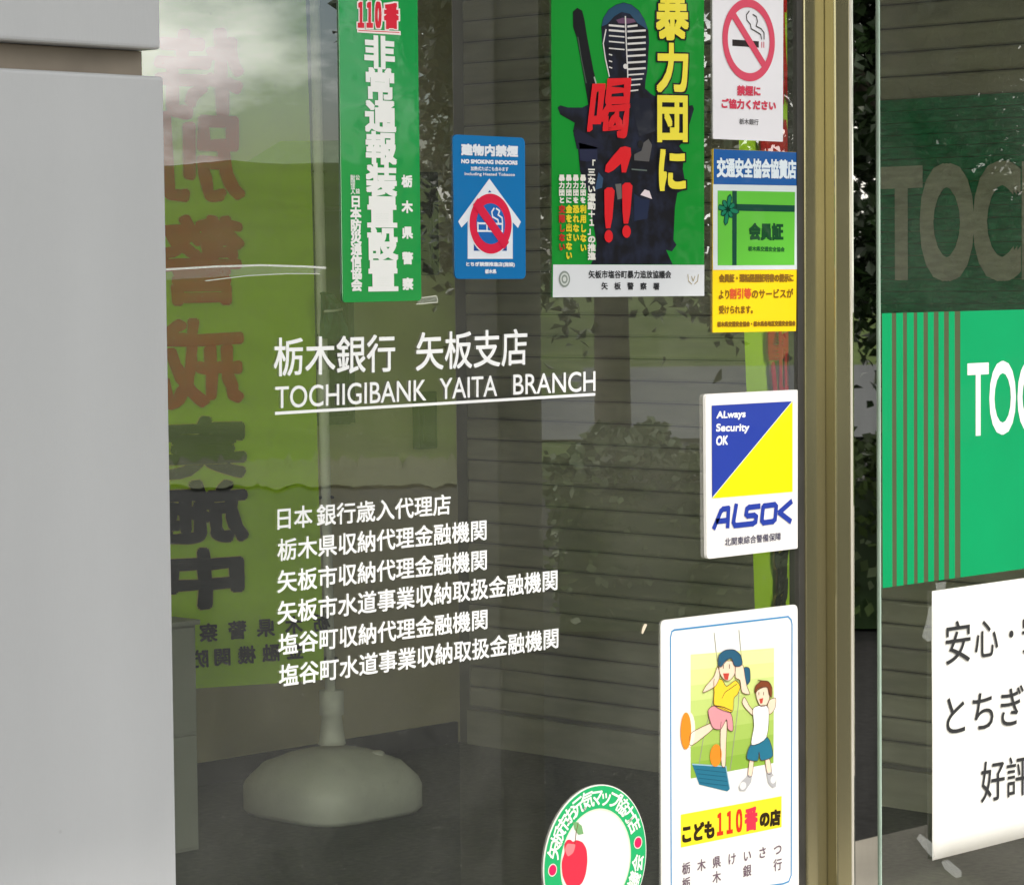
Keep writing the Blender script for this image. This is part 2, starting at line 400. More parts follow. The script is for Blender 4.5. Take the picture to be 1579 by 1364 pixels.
# grassy bank with a dry lower edge
V, Fc, NI = [], [], 40
cols = [-900 + 45 * j for j in range(41)]
for i in range(NI + 1):
    r = 21.5 + 90 * (i / NI) ** 1.6
    for px in cols:
        hgt = 4.35 * smooth(22, 78, r) * (1 - smooth(640, 790, px)) + 0.15 * mnoise.noise(Vector((r * 0.2, px * 0.01, 0))) * smooth(26, 40, r)
        V.append(street(r, px, max(0.0, hgt)))
for i in range(NI):
    for j in range(len(cols) - 1):
        a = i * len(cols) + j; Fc.append((a, a + len(cols), a + len(cols) + 1, a + 1))
tag(mesh('grass_bank', V, Fc, GRASS, smooth=True), 'sunlit grassy bank across the road, mirrored in the glass', kind='structure')
V, Fc = [], []
for j in range(241):
    px = -900 + j * 7; n1 = mnoise.noise(Vector((j * .9, 0, 1))); n2 = mnoise.noise(Vector((j * .8, 5, 1)))
    V += [street(19.9 + n1 * .25 + .6 * mnoise.noise(Vector((j * .23, 2, 7))), px, 0.012), street(21.5, px, 0.016), street(22.6 + n2 * 1.6, px, 0.03)]
for j in range(240): Fc += [(j * 3, j * 3 + 3, j * 3 + 4, j * 3 + 1), (j * 3 + 1, j * 3 + 4, j * 3 + 5, j * 3 + 2)]
tag(mesh('dry_verge', V, Fc, STRAW), 'strip of dry straw-coloured grass at the foot of the bank', kind='structure')
tag(mesh('road', [street(25, 700, 0.02), street(25, 1900, 0.02), street(44, 1900, 0.02), street(44, 720, 0.02)], [(0, 1, 2, 3)], ROAD), 'grey-blue road beyond the hedge, mirrored in the glass', kind='structure')

# ---- far house on the bank
c = street(150, 470, 4.0)
hs = thing('house', 'low broad house with a pale green roof on the far bank, mirrored in the glass', 'house', c)
hw, hd, hh, rh = 3.1, 3.0, 2.4, 1.9
def hp(a, b, z): return E2 * a + E1 * b + Vector((0, 0, z))
mesh('wall', [hp(-hw, -hd, 0), hp(hw, -hd, 0), hp(hw, hd, 0), hp(-hw, hd, 0), hp(-hw, -hd, hh), hp(hw, -hd, hh), hp(hw, hd, hh), hp(-hw, hd, hh)], BOXF, WALLF, hs)
mesh('roof', [hp(-hw - .6, -hd - .5, hh), hp(hw + .6, -hd - .5, hh), hp(hw + .6, hd + .5, hh), hp(-hw - .6, hd + .5, hh), hp(-hw * .35, 0, hh + rh), hp(hw * .8, 0, hh + rh)], [(0, 1, 5, 4), (1, 2, 5), (2, 3, 4, 5), (3, 0, 4), (0, 3, 2, 1)], ROOF, hs)
for k in (-1, 1):
    w_ = mesh('window', [hp(k * 1.1 + a, -hd - b, z) for a, b, z in ((-.5, 0, .8), (.5, 0, .8), (.5, .06, .8), (-.5, .06, .8), (-.5, 0, 1.6), (.5, 0, 1.6), (.5, .06, 1.6), (-.5, .06, 1.6))], BOXF, DARK, hs)

# ---- trees and hedge across the car park (they show in the glass and in the polished jamb)
def tree(label, r, px, trunk_h, cr, ch, n, seed, lean=0.0):
    rnd = random.Random(seed); base = street(r, px, 0)
    t = thing('tree', label, 'tree', base, 'trees across the car park')
    pts = [(0, 0, -0.05), (0.04, 0.02, trunk_h * 0.5), (lean, 0.05, trunk_h), (lean * 1.2, 0.0, trunk_h + ch * 0.6), (lean, 0.1, trunk_h + ch * 0.95)]
    tube('trunk', pts, [0.11, 0.085, 0.075, 0.04, 0.012], BARK, t, 9)
    V, Fc = [], []
    for k in range(7):
        a = rnd.uniform(0, 6.28); z0 = trunk_h + ch * rnd.uniform(0, .5)
        tube('branch', [(lean, 0, z0), (lean + math.cos(a) * cr * .45, math.sin(a) * cr * .45, z0 + ch * .14), (lean + math.cos(a) * cr * .85, math.sin(a) * cr * .85, z0 + ch * .2)], [0.05, 0.03, 0.008], BARK, t, 6)
    clumps = []
    for k in range(64):
        z = rnd.random(); rad = cr * math.sqrt(max(0.05, math.sin(math.pi * min(1, 0.12 + z * 0.88)))) * rnd.uniform(.35, 1.0); a = rnd.uniform(0, 6.28)
        clumps.append((lean + rad * math.cos(a), rad * math.sin(a), trunk_h - 0.15 + ch * z, rnd.uniform(.2, .42)))
    for k in range(n):
        cx, cy, cz, cs = rnd.choice(clumps)
        p = Vector((cx + rnd.gauss(0, cs * .5), cy + rnd.gauss(0, cs * .5), cz + rnd.gauss(0, cs * .45)))
        d = Vector((rnd.gauss(0, 1), rnd.gauss(0, 1), rnd.gauss(-.4, .7))).normalized(); s = d.orthogonal().normalized()
        s = (Matrix.Rotation(rnd.uniform(0, 6.28), 3, d) @ s); L = rnd.uniform(.045, .09); w2 = L * .34; nn = d.cross(s) * w2 * .4
        b = len(V); V += [p, p + d * L * .5 + s * w2 + nn, p + d * L, p + d * L * .5 - s * w2 + nn]
        Fc += [(b, b + 1, b + 2), (b, b + 2, b + 3)]
    cr_ = mesh('crown', V, Fc, LEAF, t); cr_['kind'] = 'stuff'
    return t
tree('broad dark evergreen tree nearest the canopy post, mirrored in the glass', 13.0, 930, 1.55, 1.0, 3.6, 22000, 3)
tree('dark evergreen tree in the middle of the row, mirrored in the polished jamb', 12.0, 1385, 1.45, 0.9, 3.4, 24000, 5, -0.05)
tree('dark evergreen tree at the far end of the row, mirrored in the door glass', 12.6, 1690, 1.5, 1.1, 3.6, 34000, 9)
tree('tall slim evergreen tree standing behind the row, mirrored beside the blue sticker', 17.0, 760, 1.7, 0.6, 4.2, 14000, 12)
rnd = random.Random(21); V, Fc = [], []
for k in range(11000):
    px = rnd.uniform(845, 1900); r = 12.0 + rnd.uniform(-.35, .35) * (1 if rnd.random() < .8 else 1.25)
    top = 0.74 + 0.06 * math.sin(px * 0.021) + 0.04 * math.sin(px * 0.07)
    z = top * (1 - abs(rnd.gauss(0, .25))) if rnd.random() < .6 else rnd.uniform(.03, top)
    p = street(r, px, max(.02, z)); d = Vector((rnd.gauss(0, 1), rnd.gauss(0, 1), rnd.gauss(.4, .7))).normalized(); s = d.orthogonal().normalized()
    s = Matrix.Rotation(rnd.uniform(0, 6.28), 3, d) @ s; L = rnd.uniform(.03, .07); b = len(V)
    V += [p, p + d * L * .5 + s * L * .35, p + d * L, p + d * L * .5 - s * L * .35]; Fc += [(b, b + 1, b + 2), (b, b + 2, b + 3)]
o = street(12, 1350)
hg = thing('hedge', 'low clipped hedge in front of the trees, mirrored in the glass', 'hedge', o)
f_ = mesh('foliage', [v - o for v in V], Fc, HEDGE, hg); f_['kind'] = 'stuff'
a_, b_ = street(11.75, 860) - o, street(11.75, 1880) - o; c_, d_ = street(12.25, 1880) - o, street(12.25, 860) - o
mesh('stem_core', [a_, b_, c_, d_] + [p + Vector((0, 0, .6)) for p in (a_, b_, c_, d_)], BOXF, LEAF, hg)

# ---- building shell
X_FRAME0, X_FRAME1, X_DOOR0 = Xg(1232), Xg(1316), Xg(1357)
tag(box('interior_floor', (LEFT_X, SIDE_X + .3, 0.014, BACK_Y + .3, -0.05, FLOOR_Z), FLOOR), 'dark speckled floor of the entrance lobby', kind='structure')
tag(box('ceiling', (LEFT_X - .2, SIDE_X + .3, 0.02, BACK_Y + .3, CEIL_Z, CEIL_Z + .2), CEIL), 'white lobby ceiling', kind='structure')
bw = tag(box('back_wall', (LEFT_X, SIDE_X, BACK_Y, BACK_Y + .2, FLOOR_Z, CEIL_Z), BEIGE), 'beige back wall of the lobby behind the banner', kind='structure')
box('skirting', (LEFT_X, SIDE_X - .02, BACK_Y - .012, BACK_Y - .001, FLOOR_Z + .002, FLOOR_Z + .06), SKIRT, bw)
# beige wall: dark glazed panel to the left of the door-like pier
q0, q1 = on_y(200, 640, BACK_Y), on_y(527, 640, BACK_Y); top_ = on_y(500, -60, BACK_Y).z
dw = thing('interior_window', 'dark glazed window in the beige back wall behind the banner', 'window', (q1.x - .3, BACK_Y - .03, q1.z))
DARKGLASS = surf('dark_window_glass', (0.03, 0.04, 0.03, 1), rough=0.12, scale=4, amount=0.3)
box('pane', (q0.x, q1.x, BACK_Y - .02, BACK_Y - .002, q1.z, CEIL_Z - .3), DARKGLASS, dw)
box('frame', (q1.x, q1.x + .02, BACK_Y - .03, BACK_Y - .002, q1.z - .02, CEIL_Z - .3), SKIRT, dw)
box('sill', (q0.x, q1.x - .001, BACK_Y - .035, BACK_Y - .002, q1.z - .022, q1.z - .001), SKIRT, dw)
jt = on_y(500, 322, BACK_Y).z
box('glazing_bar', (q0.x, q1.x - .001, BACK_Y - .028, BACK_Y - .0205, jt - .006, jt + .006), SKIRT, dw)
def wall_box(name, label, cat, x0, x1, y0, y1, d):
    a, b = on_y(x0, y1, BACK_Y), on_y(x1, y0, BACK_Y)
    t = thing(name, label, cat, (a.x, BACK_Y, a.z))
    box('casing', (a.x, b.x, BACK_Y - d, BACK_Y - .001, a.z, b.z), DARK, t, bevel=0.004)
    m_ = (a.z + b.z) / 2
    box('cover_plate', (a.x + (b.x - a.x) * .2, b.x - (b.x - a.x) * .2, BACK_Y - d - .004, BACK_Y - d - .0005, m_ - (b.z - a.z) * .38, m_ + (b.z - a.z) * .38), SKIRT, t)
    return t
wall_box('door_closer_cover', 'narrow black upright casing on the beige wall beside the tall green sticker', 'casing', 643, 656, 266, 424, .05)
wall_box('wall_slot', 'short black box on the beige wall under the bank name', 'box', 635, 662, 603, 692, .03)

# slatted side wall: every slat a board of its own
sw = tag(box('side_wall', (SIDE_X, SIDE_X + .2, 0.02, BACK_Y + .2, FLOOR_Z, CEIL_Z), SLATGAP), 'grey slatted side wall of the lobby', kind='structure')
P_ = 0.057; k = 0; z = FLOOR_Z + .105
slat_me = {}
while z + P_ < CEIL_Z:
    y1_ = BACK_Y - .05
    d = 0.010 + 0.004 * random.random()
    o = box('slat', (SIDE_X - d, SIDE_X - .001, 0.06, y1_, z + .0015, z + P_ - .0015), SLAT, sw, bevel=.0085)
    z += P_
box('skirting', (SIDE_X - .022, SIDE_X - .001, 0.06, BACK_Y - .05, FLOOR_Z + .002, FLOOR_Z + .096), SLAT, sw)
lg = thing('added_side_glazing', 'added unseen glazed side of the lobby, letting in light far behind the column', 'window', (LEFT_X, 2.0, FLOOR_Z))  # unseen glazed side, added to let daylight into the lobby
box('glass', (LEFT_X - .012, LEFT_X, 0.06, BACK_Y - .02, FLOOR_Z + .05, CEIL_Z - .05), GLASS_DOOR, lg)
for yy in (0.03, 1.3, 2.6, BACK_Y - .015): box('mullion', (LEFT_X - .03, LEFT_X + .02, yy, yy + .03, FLOOR_Z, CEIL_Z), BRONZE, lg)
tag(mesh('bounce_pavement', boxv(-12, LEFT_X - .25, 0.0, 9, -0.1, 0.028), BOXF, PAVE), 'added unseen pale paving beside the bank, bouncing sun into the lobby', kind='structure')  # unseen paving, added to bounce sunlight into the lobby
# front: header, piers, canopy
HEAD_Z = 2.45
header = tag(box('facade_header', (LEFT_X - 3, SIDE_X + 3, -0.06, 0.012, HEAD_Z, 3.55), PANEL), 'grey panelled facade band above the glass front', 'facade')
pier = tag(box('facade_pier', (4.3, SIDE_X + 3, -0.05, 0.012, 0.03, HEAD_Z - .003), PANEL), 'grey panelled facade wall past the glass door', 'wall')
fp = thing('added_front_glazing', 'added unseen glass pane past the column, letting light into the lobby', 'window', (-.5, 0, FLOOR_Z))  # unseen pane instead of wall, added to brighten the lobby
box('glass', (LEFT_X + .03, 0.25, 0.0, 0.008, FLOOR_Z - .05, HEAD_Z - .002), GLASS_DOOR, fp)
box('frame', (LEFT_X - .05, LEFT_X + .029, -0.02, 0.012, 0.033, HEAD_Z - .003), BRONZE, fp)
# unseen canopy, its slanting edge made up to cast the shadow on glass and column
def sunward(px, py, zc):
    g = on_y(px, py, 0.0); return g + S * ((zc - g.z) / S.z)
ZC = 3.2
ca, cb = sunward(430, 890, ZC), sunward(1190, 375, ZC)
dv = (cb - ca).normalized(); eb = cb + dv * 1.1
CY = -0.30
g = on_y(268, 1335, CY); cc = g + S * ((ZC - g.z) / S.z)
cn = thing('canopy', 'unseen grey entrance canopy, its slanting front edge shaped to shade the glass', 'canopy', (1.5, -0.07, ZC))
co = Vector(cn.location)
V = [Vector((-5.0, -0.065, ZC)), Vector((eb.x, -0.065, ZC)), Vector((eb.x, eb.y, ZC)), Vector((ca.x, ca.y, ZC)), Vector((cc.x, cc.y, ZC)), Vector((-5.0, cc.y, ZC))]
nV = len(V); V += [v + Vector((0, 0, .22)) for v in V]
mesh('roof_slab', [v - co for v in V], [tuple(range(nV))[::-1], tuple(range(nV, 2 * nV))] + [(i, (i + 1) % nV, nV + (i + 1) % nV, nV + i) for i in range(nV)], CEIL, cn)
pp = street(5.5, 769)
pst = box('post', (pp.x - .06, pp.x + .06, pp.y - .06, pp.y + .06, 0.0, ZC - .003), surf('dark_post', (0.07, 0.07, 0.065, 1), rough=.5), cn, bevel=.01)

# ---- clad column in front of the glass
ce = on_y(252, 300, CY).x
zt0, zt1 = on_y(120, 69, CY).z, on_y(120, 111, CY).z
fc = thing('clad_column', 'light grey metal-clad column beside the glass, with one dark horizontal joint', 'column', (ce - .3, CY + .14, 0.03))
box('panel', (ce - .62, ce, CY, -0.065, zt0, ZC - .004), PANEL, fc, bevel=.0028)
box('panel', (ce - .62, ce + .002, CY, -0.065, 0.032, zt1), PANEL, fc, bevel=.0028)
box('joint_seal', (ce - .605, ce - .004, CY + .016, -0.068, zt1 + .0005, zt0 - .0005), SEAL, fc)

# ---- fixed glass pane, frame, polished jamb, glass door
gp = thing('window_pane', 'large fixed glass pane covered with stickers, mirroring sky and meadow', 'window', (1.8, 0, FLOOR_Z))
box('glass', (0.26, X_FRAME0 - .001, 0.0, 0.008, FLOOR_Z - .05, HEAD_Z - .002), GLASS, gp)
fr = thing('window_frame', 'bronze aluminium upright frame between the pane and the door', 'window frame', ((X_FRAME0 + X_FRAME1) / 2, 0, 0.03))
def upright(name, a, b, y0, y1, mat, bev=0.0015):
    return box(name, (Xg(a, y0), Xg(b, y0), y0, y1, 0.032, HEAD_Z - .004), mat, fr, bevel=bev)
upright('gasket', 1231, 1241.5, -0.003, 0.010, GASKET, .001)
upright('inner_face', 1242, 1273, -0.005, 0.012, BRONZE)
upright('groove', 1273.5, 1290.5, 0.002, 0.012, GASKET, .001)
upright('outer_face', 1289, 1311.5, -0.018, 0.012, BRONZE)
upright('edge_highlight', 1312, 1315.5, -0.018, 0.012, EDGE, .001)  # pale strip paints the cream highlight along the frame's edge
jb = thing('polished_jamb', 'narrow polished jamb strip mirroring the trees, beside the door glass', 'jamb', (Xg(1336), 0.02, 0.03))
box('plate', (Xg(1316.5, .001), X_DOOR0 - .003, 0.001, 0.009, 0.032, HEAD_Z - .004), MIRROR, jb)
box('back_plate', (Xg(1316.5, .001), X_DOOR0 - .003, 0.0095, 0.014, 0.032, HEAD_Z - .004), GASKET, jb)
gd = thing('glass_door', 'sliding glass door with a green band and white letters', 'door', (X_DOOR0 + .6, 0, 0.03))
box('glass', (X_DOOR0, X_DOOR0 + 1.15, 0.0, 0.010, 0.045, HEAD_Z - .03), GLASS_DOOR, gd)
box('polished_edge', (X_DOOR0 - .0022, X_DOOR0 - .0004, -0.001, 0.0015, 0.045, HEAD_Z - .03), GLASSEDGE, gd)
box('bottom_rail', (X_DOOR0 - .003, X_DOOR0 + 1.15, -0.012, 0.024, 0.032, 0.0445), BRONZE, gd)
gx1 = X_DOOR0 + 1.16
sp = thing('fixed_window', 'plain glass pane past the sliding door', 'window', ((gx1 + 4.3) / 2, 0, .03))
box('glass', (gx1, 4.298, 0.0, 0.010, 0.033, HEAD_Z - .003), GLASS_DOOR, sp)
box('frame', (gx1 - .009, gx1 - .001, -0.01, 0.03, 0.033, HEAD_Z - .003), BRONZE, sp)

# ================================================================== things in the lobby
# green board on the side wall, standing in for ghost letters behind the door
def sw_at(px, py, dx=0.0): return on_x(px, py, SIDE_X - dx)
sb0 = sw_at(1340, 154, .016); sbz1 = sb0.z; sbz0 = sw_at(1400, 560, .016).z
sbt = thing('ghost_letter_board', 'dark green board with big beige letters on the slatted wall, standing in for ghost letters', 'sign', (SIDE_X - .02, sb0.y - .5, sbz0))
SBG = surf('ghost_board_green', (0.03, 0.27, 0.13, 1), rough=0.35, scale=25, amount=0.45, stretch=(1, 1, 6), bump=.05, bscale=60)
SBL = surf('beige_board_letters', (0.50, 0.50, 0.41, 1), rough=0.6, scale=18, amount=0.25, stretch=(1, 1, 5))
zz = sbz0
while zz < sbz1 - .01:
    z2_ = min(zz + .0285, sbz1)
    box('slat', (SIDE_X - .024 - .003 * random.random(), SIDE_X - .0155, sb0.y - 1.25, sb0.y, zz + .0006, z2_ - .0006), SBG, sbt)
    zz = z2_
v, f = glyphs('TOCHIGI BANK')
ta, tb, tcn = sw_at(1362, 428, .03), sw_at(1496, 420, .03), sw_at(1362, 262, .03)
v2, f2 = glyphs('TO'); wTO = max(p[0] for p in v2) - min(p[0] for p in v2); y0_ = min(p[1] for p in v2); y1_ = max(p[1] for p in v2)
kx = (ta.y - tb.y) / wTO; kz = (tcn.z - ta.z) / (y1_ - y0_); x0_ = min(p[0] for p in v)
VV, FF = [], []
for j, (dy, dz) in enumerate([(0, 0)] + [(.010 * a, .010 * b) for a in (-1, 0, 1) for b in (-1, 0, 1)]):
    b = len(VV); VV += [Vector((SIDE_X - .0300 - j * 2e-5, ta.y - (p[0] - x0_) * kx - dy, ta.z + (p[1] - y0_) * kz + dz)) - Vector(sbt.location) for p in v]
    FF += [tuple(b + i for i in q) for q in f]
mesh('lettering', VV, FF, SBL, sbt)

# low cabinet
cbx = on_z(312, 1310, FLOOR_Z); cbt = on_y(300, 955, cbx.y).z; cbm = on_y(300, 1130, cbx.y).z
cab = thing('cabinet', 'small pale grey cabinet behind the glass, next to the column', 'cabinet', (cbx.x - .25, cbx.y + .18, FLOOR_Z))
CABM = surf('cabinet_paint', (0.40, 0.40, 0.36, 1), rough=.5, scale=8, amount=.06)
box('body', (cbx.x - .5, cbx.x - .002, cbx.y + .012, cbx.y + .3, FLOOR_Z + .001, cbt - .012), CABM, cab)
box('door', (cbx.x - .49, cbx.x - .012, cbx.y, cbx.y + .011, FLOOR_Z + .01, cbm - .004), CABM, cab, bevel=.002)
box('drawer', (cbx.x - .49, cbx.x - .012, cbx.y, cbx.y + .011, cbm + .004, cbt - .016), CABM, cab, bevel=.002)
box('top', (cbx.x - .51, cbx.x, cbx.y - .006, cbx.y + .302, cbt - .0115, cbt), CABM, cab, bevel=.003)

# nobori banners: pole, water-filled base, cloth with reversed lettering (seen from the back)
def banner_stand(label, base, dirv, top_z, bot_z, width, lean, txt_rows, stand_w):
    t = thing('banner_stand', label, 'banner', base, 'lime green police banners')
    d = Vector(dirv).normalized(); up_ = Vector((lean[0], lean[1], 1)).normalized()
    zpole = lambda z: Vector((lean[0] * z, lean[1] * z, z))
    # base: squat rounded tank
    rings = [(0.0, .95), (0.012, 1.0), (0.066, 1.0), (0.084, .96), (0.122, .78), (0.146, .50), (0.154, .26)]
    V, Fc, ns = [], [], 40
    for z, k in rings:
        for j in range(ns):
            a = 2 * math.pi * j / ns; e = 0.5
            cx = math.copysign(abs(math.cos(a)) ** e, math.cos(a)); sy = math.copysign(abs(math.sin(a)) ** e, math.sin(a))
            if k < .8: m_ = (k - .26) / .54; cx = cx * m_ + math.cos(a) * (1 - m_); sy = sy * m_ + math.sin(a) * (1 - m_)
            V.append((cx * stand_w / 2 * k, sy * stand_w / 2 * k, z))
    for i in range(len(rings) - 1):
        for j in range(ns): Fc.append((i * ns + j, i * ns + (j + 1) % ns, (i + 1) * ns + (j + 1) % ns, (i + 1) * ns + j))
    Fc.append(tuple(range((len(rings) - 1) * ns, len(rings) * ns))); Fc.append(tuple(range(ns))[::-1])
    wb = mesh('water_base', V, Fc, WHITEPL, t, smooth=True)
    tube('filler_cap', [(stand_w * .2, -stand_w * .2, .118), (stand_w * .2, -stand_w * .2, .142), (stand_w * .2, -stand_w * .2, .146)], [.024, .024, .019], WHITEPL, wb, 14)
    tube('socket', [(0, 0, .165), (0, 0, .175), (0, 0, .235), (0, 0, .237), (0, 0, .295)], [.034, .032, .024, .030, .030], WHITEPL, t, 14)
    ph = top_z - base[2] + .06
    tube('pole', [zpole(.2), zpole(ph * .5), zpole(ph)], [.0125, .0125, .012], WHITEPL, t, 12)
    tube('pole_joint', [zpole(ph * .5 - .05), zpole(ph * .5 + .05)], [.0155, .0155], WHITEPL, t, 12)
    arm_z = top_z - base[2] + .03
    tube('cross_arm', [zpole(arm_z), zpole(arm_z) + d * (width + .03)], [.007, .006], WHITEPL, t, 8)
    nu, nv = 28, 60; V, Fc = [], []
    nrm = Vector((0, 0, 1)).cross(d).normalized()
    def cloth(u, z, off=0.0):
        wob = 0.008 * math.sin(u * 9 + z * 2.1) * (1.3 - (z - bot_z) / (top_z - bot_z)) + 0.004 * math.sin(z * 5 + u * 4)
        return zpole(z - base[2]) + d * (u + .02) + nrm * (wob + off)
    for i in range(nv + 1):
        for j in range(nu + 1): V.append(cloth(width * j / nu, bot_z + (top_z - bot_z) * i / nv))
    for i in range(nv):
        for j in range(nu):
            a = i * (nu + 1) + j; Fc.append((a, a + 1, a + nu + 2, a + nu + 1))
    cl = mesh('cloth', V, Fc, LIME, t, smooth=True)
    for k in range(5):
        z = bot_z + (top_z - bot_z) * (0.03 + .94 * k / 4)
        a, b = zpole(z - base[2]), cloth(0, z)
        tube('tie_loop', [a + nrm * .014 - d * .012, a - nrm * .014 - d * .008, b], [.004, .004, .004], BLACK, t, 6)
    side = 1.0 if nrm.dot(CAM - Vector(base)) > 0 else -1.0
    for (s, uc, zc, cw, chh, mat, bold) in txt_rows:     # s one character, centre u, z
        v, f = glyphs(s); VV, FF, MI = [], [], []
        passes = [(bold + .0016, GOLD, 0.0040)] if bold > .006 else []
        passes.append((bold, mat, 0.0060)); mats = []
        for bo, m_, off in passes:
            if m_ not in mats: mats.append(m_)
            offs = [(0, 0)] + ([(bo * math.cos(a * .628), bo * math.sin(a * .628)) for a in range(10)] if bo > 0 else []) + ([(bo * .5 * math.cos(a * 1.047), bo * .5 * math.sin(a * 1.047)) for a in range(6)] if bo > .006 else [])
            for j, (dx, dz) in enumerate(offs):
                b = len(VV)
                for p in v:
                    # reversed: the cloth is seen from behind, so the writing runs backwards
                    q_ = Vector((p[0] * 8, p[1] * 8, ord(s) * .37)); jx = mnoise.noise(q_) * cw * .035 if bold > .004 else 0; jz = mnoise.noise(q_ + Vector((9, 4, 2))) * chh * .035 if bold > .004 else 0
                    VV.append(cloth(uc + (p[0] - .5) * cw + dx + jx, zc + (p[1] - .36) * chh + dz + jz, side * (off + j * 2e-5)))
                FF += [tuple(b + i for i in q) for q in f]; MI += [mats.index(m_)] * len(f)
        lt = mesh('lettering', VV, FF, mats, cl, MI)
    return t
bp = on_z(513, 1250, FLOOR_Z)
bd = Vector((-0.93, 0.30, 0)).normalized()
def banner_uz(px, py):
    # point of the first banner's upright plane under a picture point
    n_ = Vector((0, 0, 1)).cross(bd); r_ = ray(px, py); t_ = (bp - CAM).dot(n_) / r_.dot(n_); w_ = CAM + r_ * t_
    return (w_ - bp).dot(bd) - .02, w_.z
bb = banner_uz(420, 1052)[1]; bt = bb + 1.66
leanx = (Vector((0, 0, 0))); uw = banner_uz(318, 600)
rows = []
for ch, yc in zip('特別警戒', (118, 245, 405, 562)): rows.append((ch, *banner_uz(318, yc), 148, RED))
for ch, yc in zip('実施中', (692, 790, 893)): rows.append((ch, *banner_uz(320, yc), 100, BLACK))
wpx = lambda px0, px1, y: abs(banner_uz(px1, y)[0] - banner_uz(px0, y)[0])
hpx = lambda y0, y1: abs(banner_uz(320, y0)[1] - banner_uz(320, y1)[1])
trows = [(c_, u_, z_, wpx(258, 382, 600) * 1.1, hpx(0, h_) * 0.95, m_, .0074 if m_ is RED else .0085) for c_, u_, z_, h_, m_ in rows]
for ch, xc in zip('察警県木栃', (325, 368, 410, 452, 494)): trows.append((ch, *banner_uz(xc, 975 - (xc - 325) * .10), wpx(312, 340, 975), hpx(0, 30), BLACK, .0014))
for ch, xc in zip('防関機融金', (312, 345, 381, 417, 453)): trows.append((ch, *banner_uz(xc, 1014 - (xc - 325) * .10), wpx(312, 339, 975), hpx(0, 29), BLACK, .0014))
def flip(rows_): return [(c_, u_, z_, -w_, h_, m_, b_) for c_, u_, z_, w_, h_, m_, b_ in rows_]
# u runs leftwards in the picture: unflipped widths give reversed glyphs, as seen on the back of the cloth
banner1 = banner_stand('lime green police banner seen from behind on a white water-filled base by the column', tuple(bp), bd, bt, bb, wpx(262, 492, 600) * 1.25, (-0.018, -0.006), trows, .365)
# second banner, almost edge on, close behind the glass by the frame
A2 = on_y(1150, 700, .30); B2 = on_y(1266, 700, .68)
b2d = Vector((B2.x - A2.x, B2.y - A2.y, 0)); b2w = b2d.length; b2d.normalize()
base2 = B2 + b2d * .02; base2 = Vector((base2.x, base2.y, FLOOR_Z)); d2 = -b2d
z2t = bt - .02; z2b = on_y(1230, 1235, .4).z
rows2 = []
zc = z2t - .14
for ch, m_, h_ in (('特', RED, .21), ('別', RED, .21), ('警', RED, .21), ('戒', RED, .21), ('実', BLACK, .15), ('施', BLACK, .15), ('中', BLACK, .15)):
    rows2.append((ch, b2w * .70, zc, .25, h_, m_, .008)); zc -= h_ * 1.07
banner2 = banner_stand('lime green police banner with red letters seen edge-on close behind the bronze frame', tuple(base2), d2, z2t, z2b, b2w, (0, 0), rows2, .36)

# folded green cloth tied to the first pole
g0 = banner_uz(505, 470); cth = thing('folded_cloth', 'crumpled dark green cloth hanging by the banner pole', 'cloth', on_y(512, 522, bp.y - .06))
o = Vector(cth.location); V, Fc = [], []
prof = [(496, 452), (512, 455), (524, 468), (528, 486), (536, 505), (538, 522)]
for i, (px, py) in enumerate(prof):
    for j in range(7):
        t = j / 6; x_ = 494 + (px - 494) * t
        w_ = on_y(x_, py, bp.y - .06 - .018 * math.sin(t * 9 + i * 1.3)); V.append(w_ - o)
for i in range(len(prof) - 1):
    for j in range(6): a = i * 7 + j; Fc.append((a, a + 1, a + 8, a + 7))
GC = surf('dark_green_cloth', (0.05, 0.14, 0.10, 1), rough=.6, scale=20, amount=.4)
fo = mesh('fold', V, Fc, GC, cth); mo = fo.modifiers.new('solid', 'SOLIDIFY'); mo.thickness = .004
tube('tie_cord', [on_y(*p, bp.y - .085) for p in ((500, 480), (514, 479), (527, 477))], [.003, .003, .003], WHITEPL, cth, 6, origin=o)

# ================================================================== stickers and lettering on the glass
YG = -0.0004
def sticker(name, label, cat, corners, mat, radius, y=YG, thick=0.0011, part='sheet'):
    cs = [on_y(p[0], p[1], y) for p in corners]
    loc = (sum(p.x for p in cs) / 4, y, min(p.z for p in cs))
    t = thing(name, label, cat, loc)
    sheet(part, corners, mat, t, y, radius, thick)
    return t, Print(loc, y)
WHITE = ink(228, 228, 226)
# --- lettering stuck straight on the pane
z8 = zoom(240, 440, 2.131)
LET = ink(240, 240, 240)
o = on_y(427, 640, YG)
nl = thing('bank_name_lettering', 'white bank name in Japanese and capital letters with underline on the glass', 'lettering', o)
p = Print(o, YG + .0008)
p.text('栃木銀行', z8(383, 300), z8(782, 283), z8(383, 172), LET, .0004); p.build('lettering', nl); p.text('矢板支店', z8(850, 281), z8(1216, 262), z8(850, 155), LET, .0004)
p.build('lettering', nl)
p.text('TOCHIGIBANK', z8(388, 405), z8(884, 378), z8(388, 332), LET, .00015); p.text('YAITA', z8(928, 374), z8(1117, 363), z8(928, 305), LET, .00015); p.text('BRANCH', z8(1170, 360), z8(1440, 347), z8(1170, 292), LET, .00015)
p.build('lettering', nl)
p.poly(zl(z8, [(388, 415), (1440, 353), (1440, 362), (388, 425)]), LET); p.build('underline', nl)
o = on_y(427, 1060, YG)
ll = thing('agency_list_lettering', 'six lines of small white Japanese lettering on the glass below the bank name', 'lettering', o)
p = Print(o, YG + .0008)
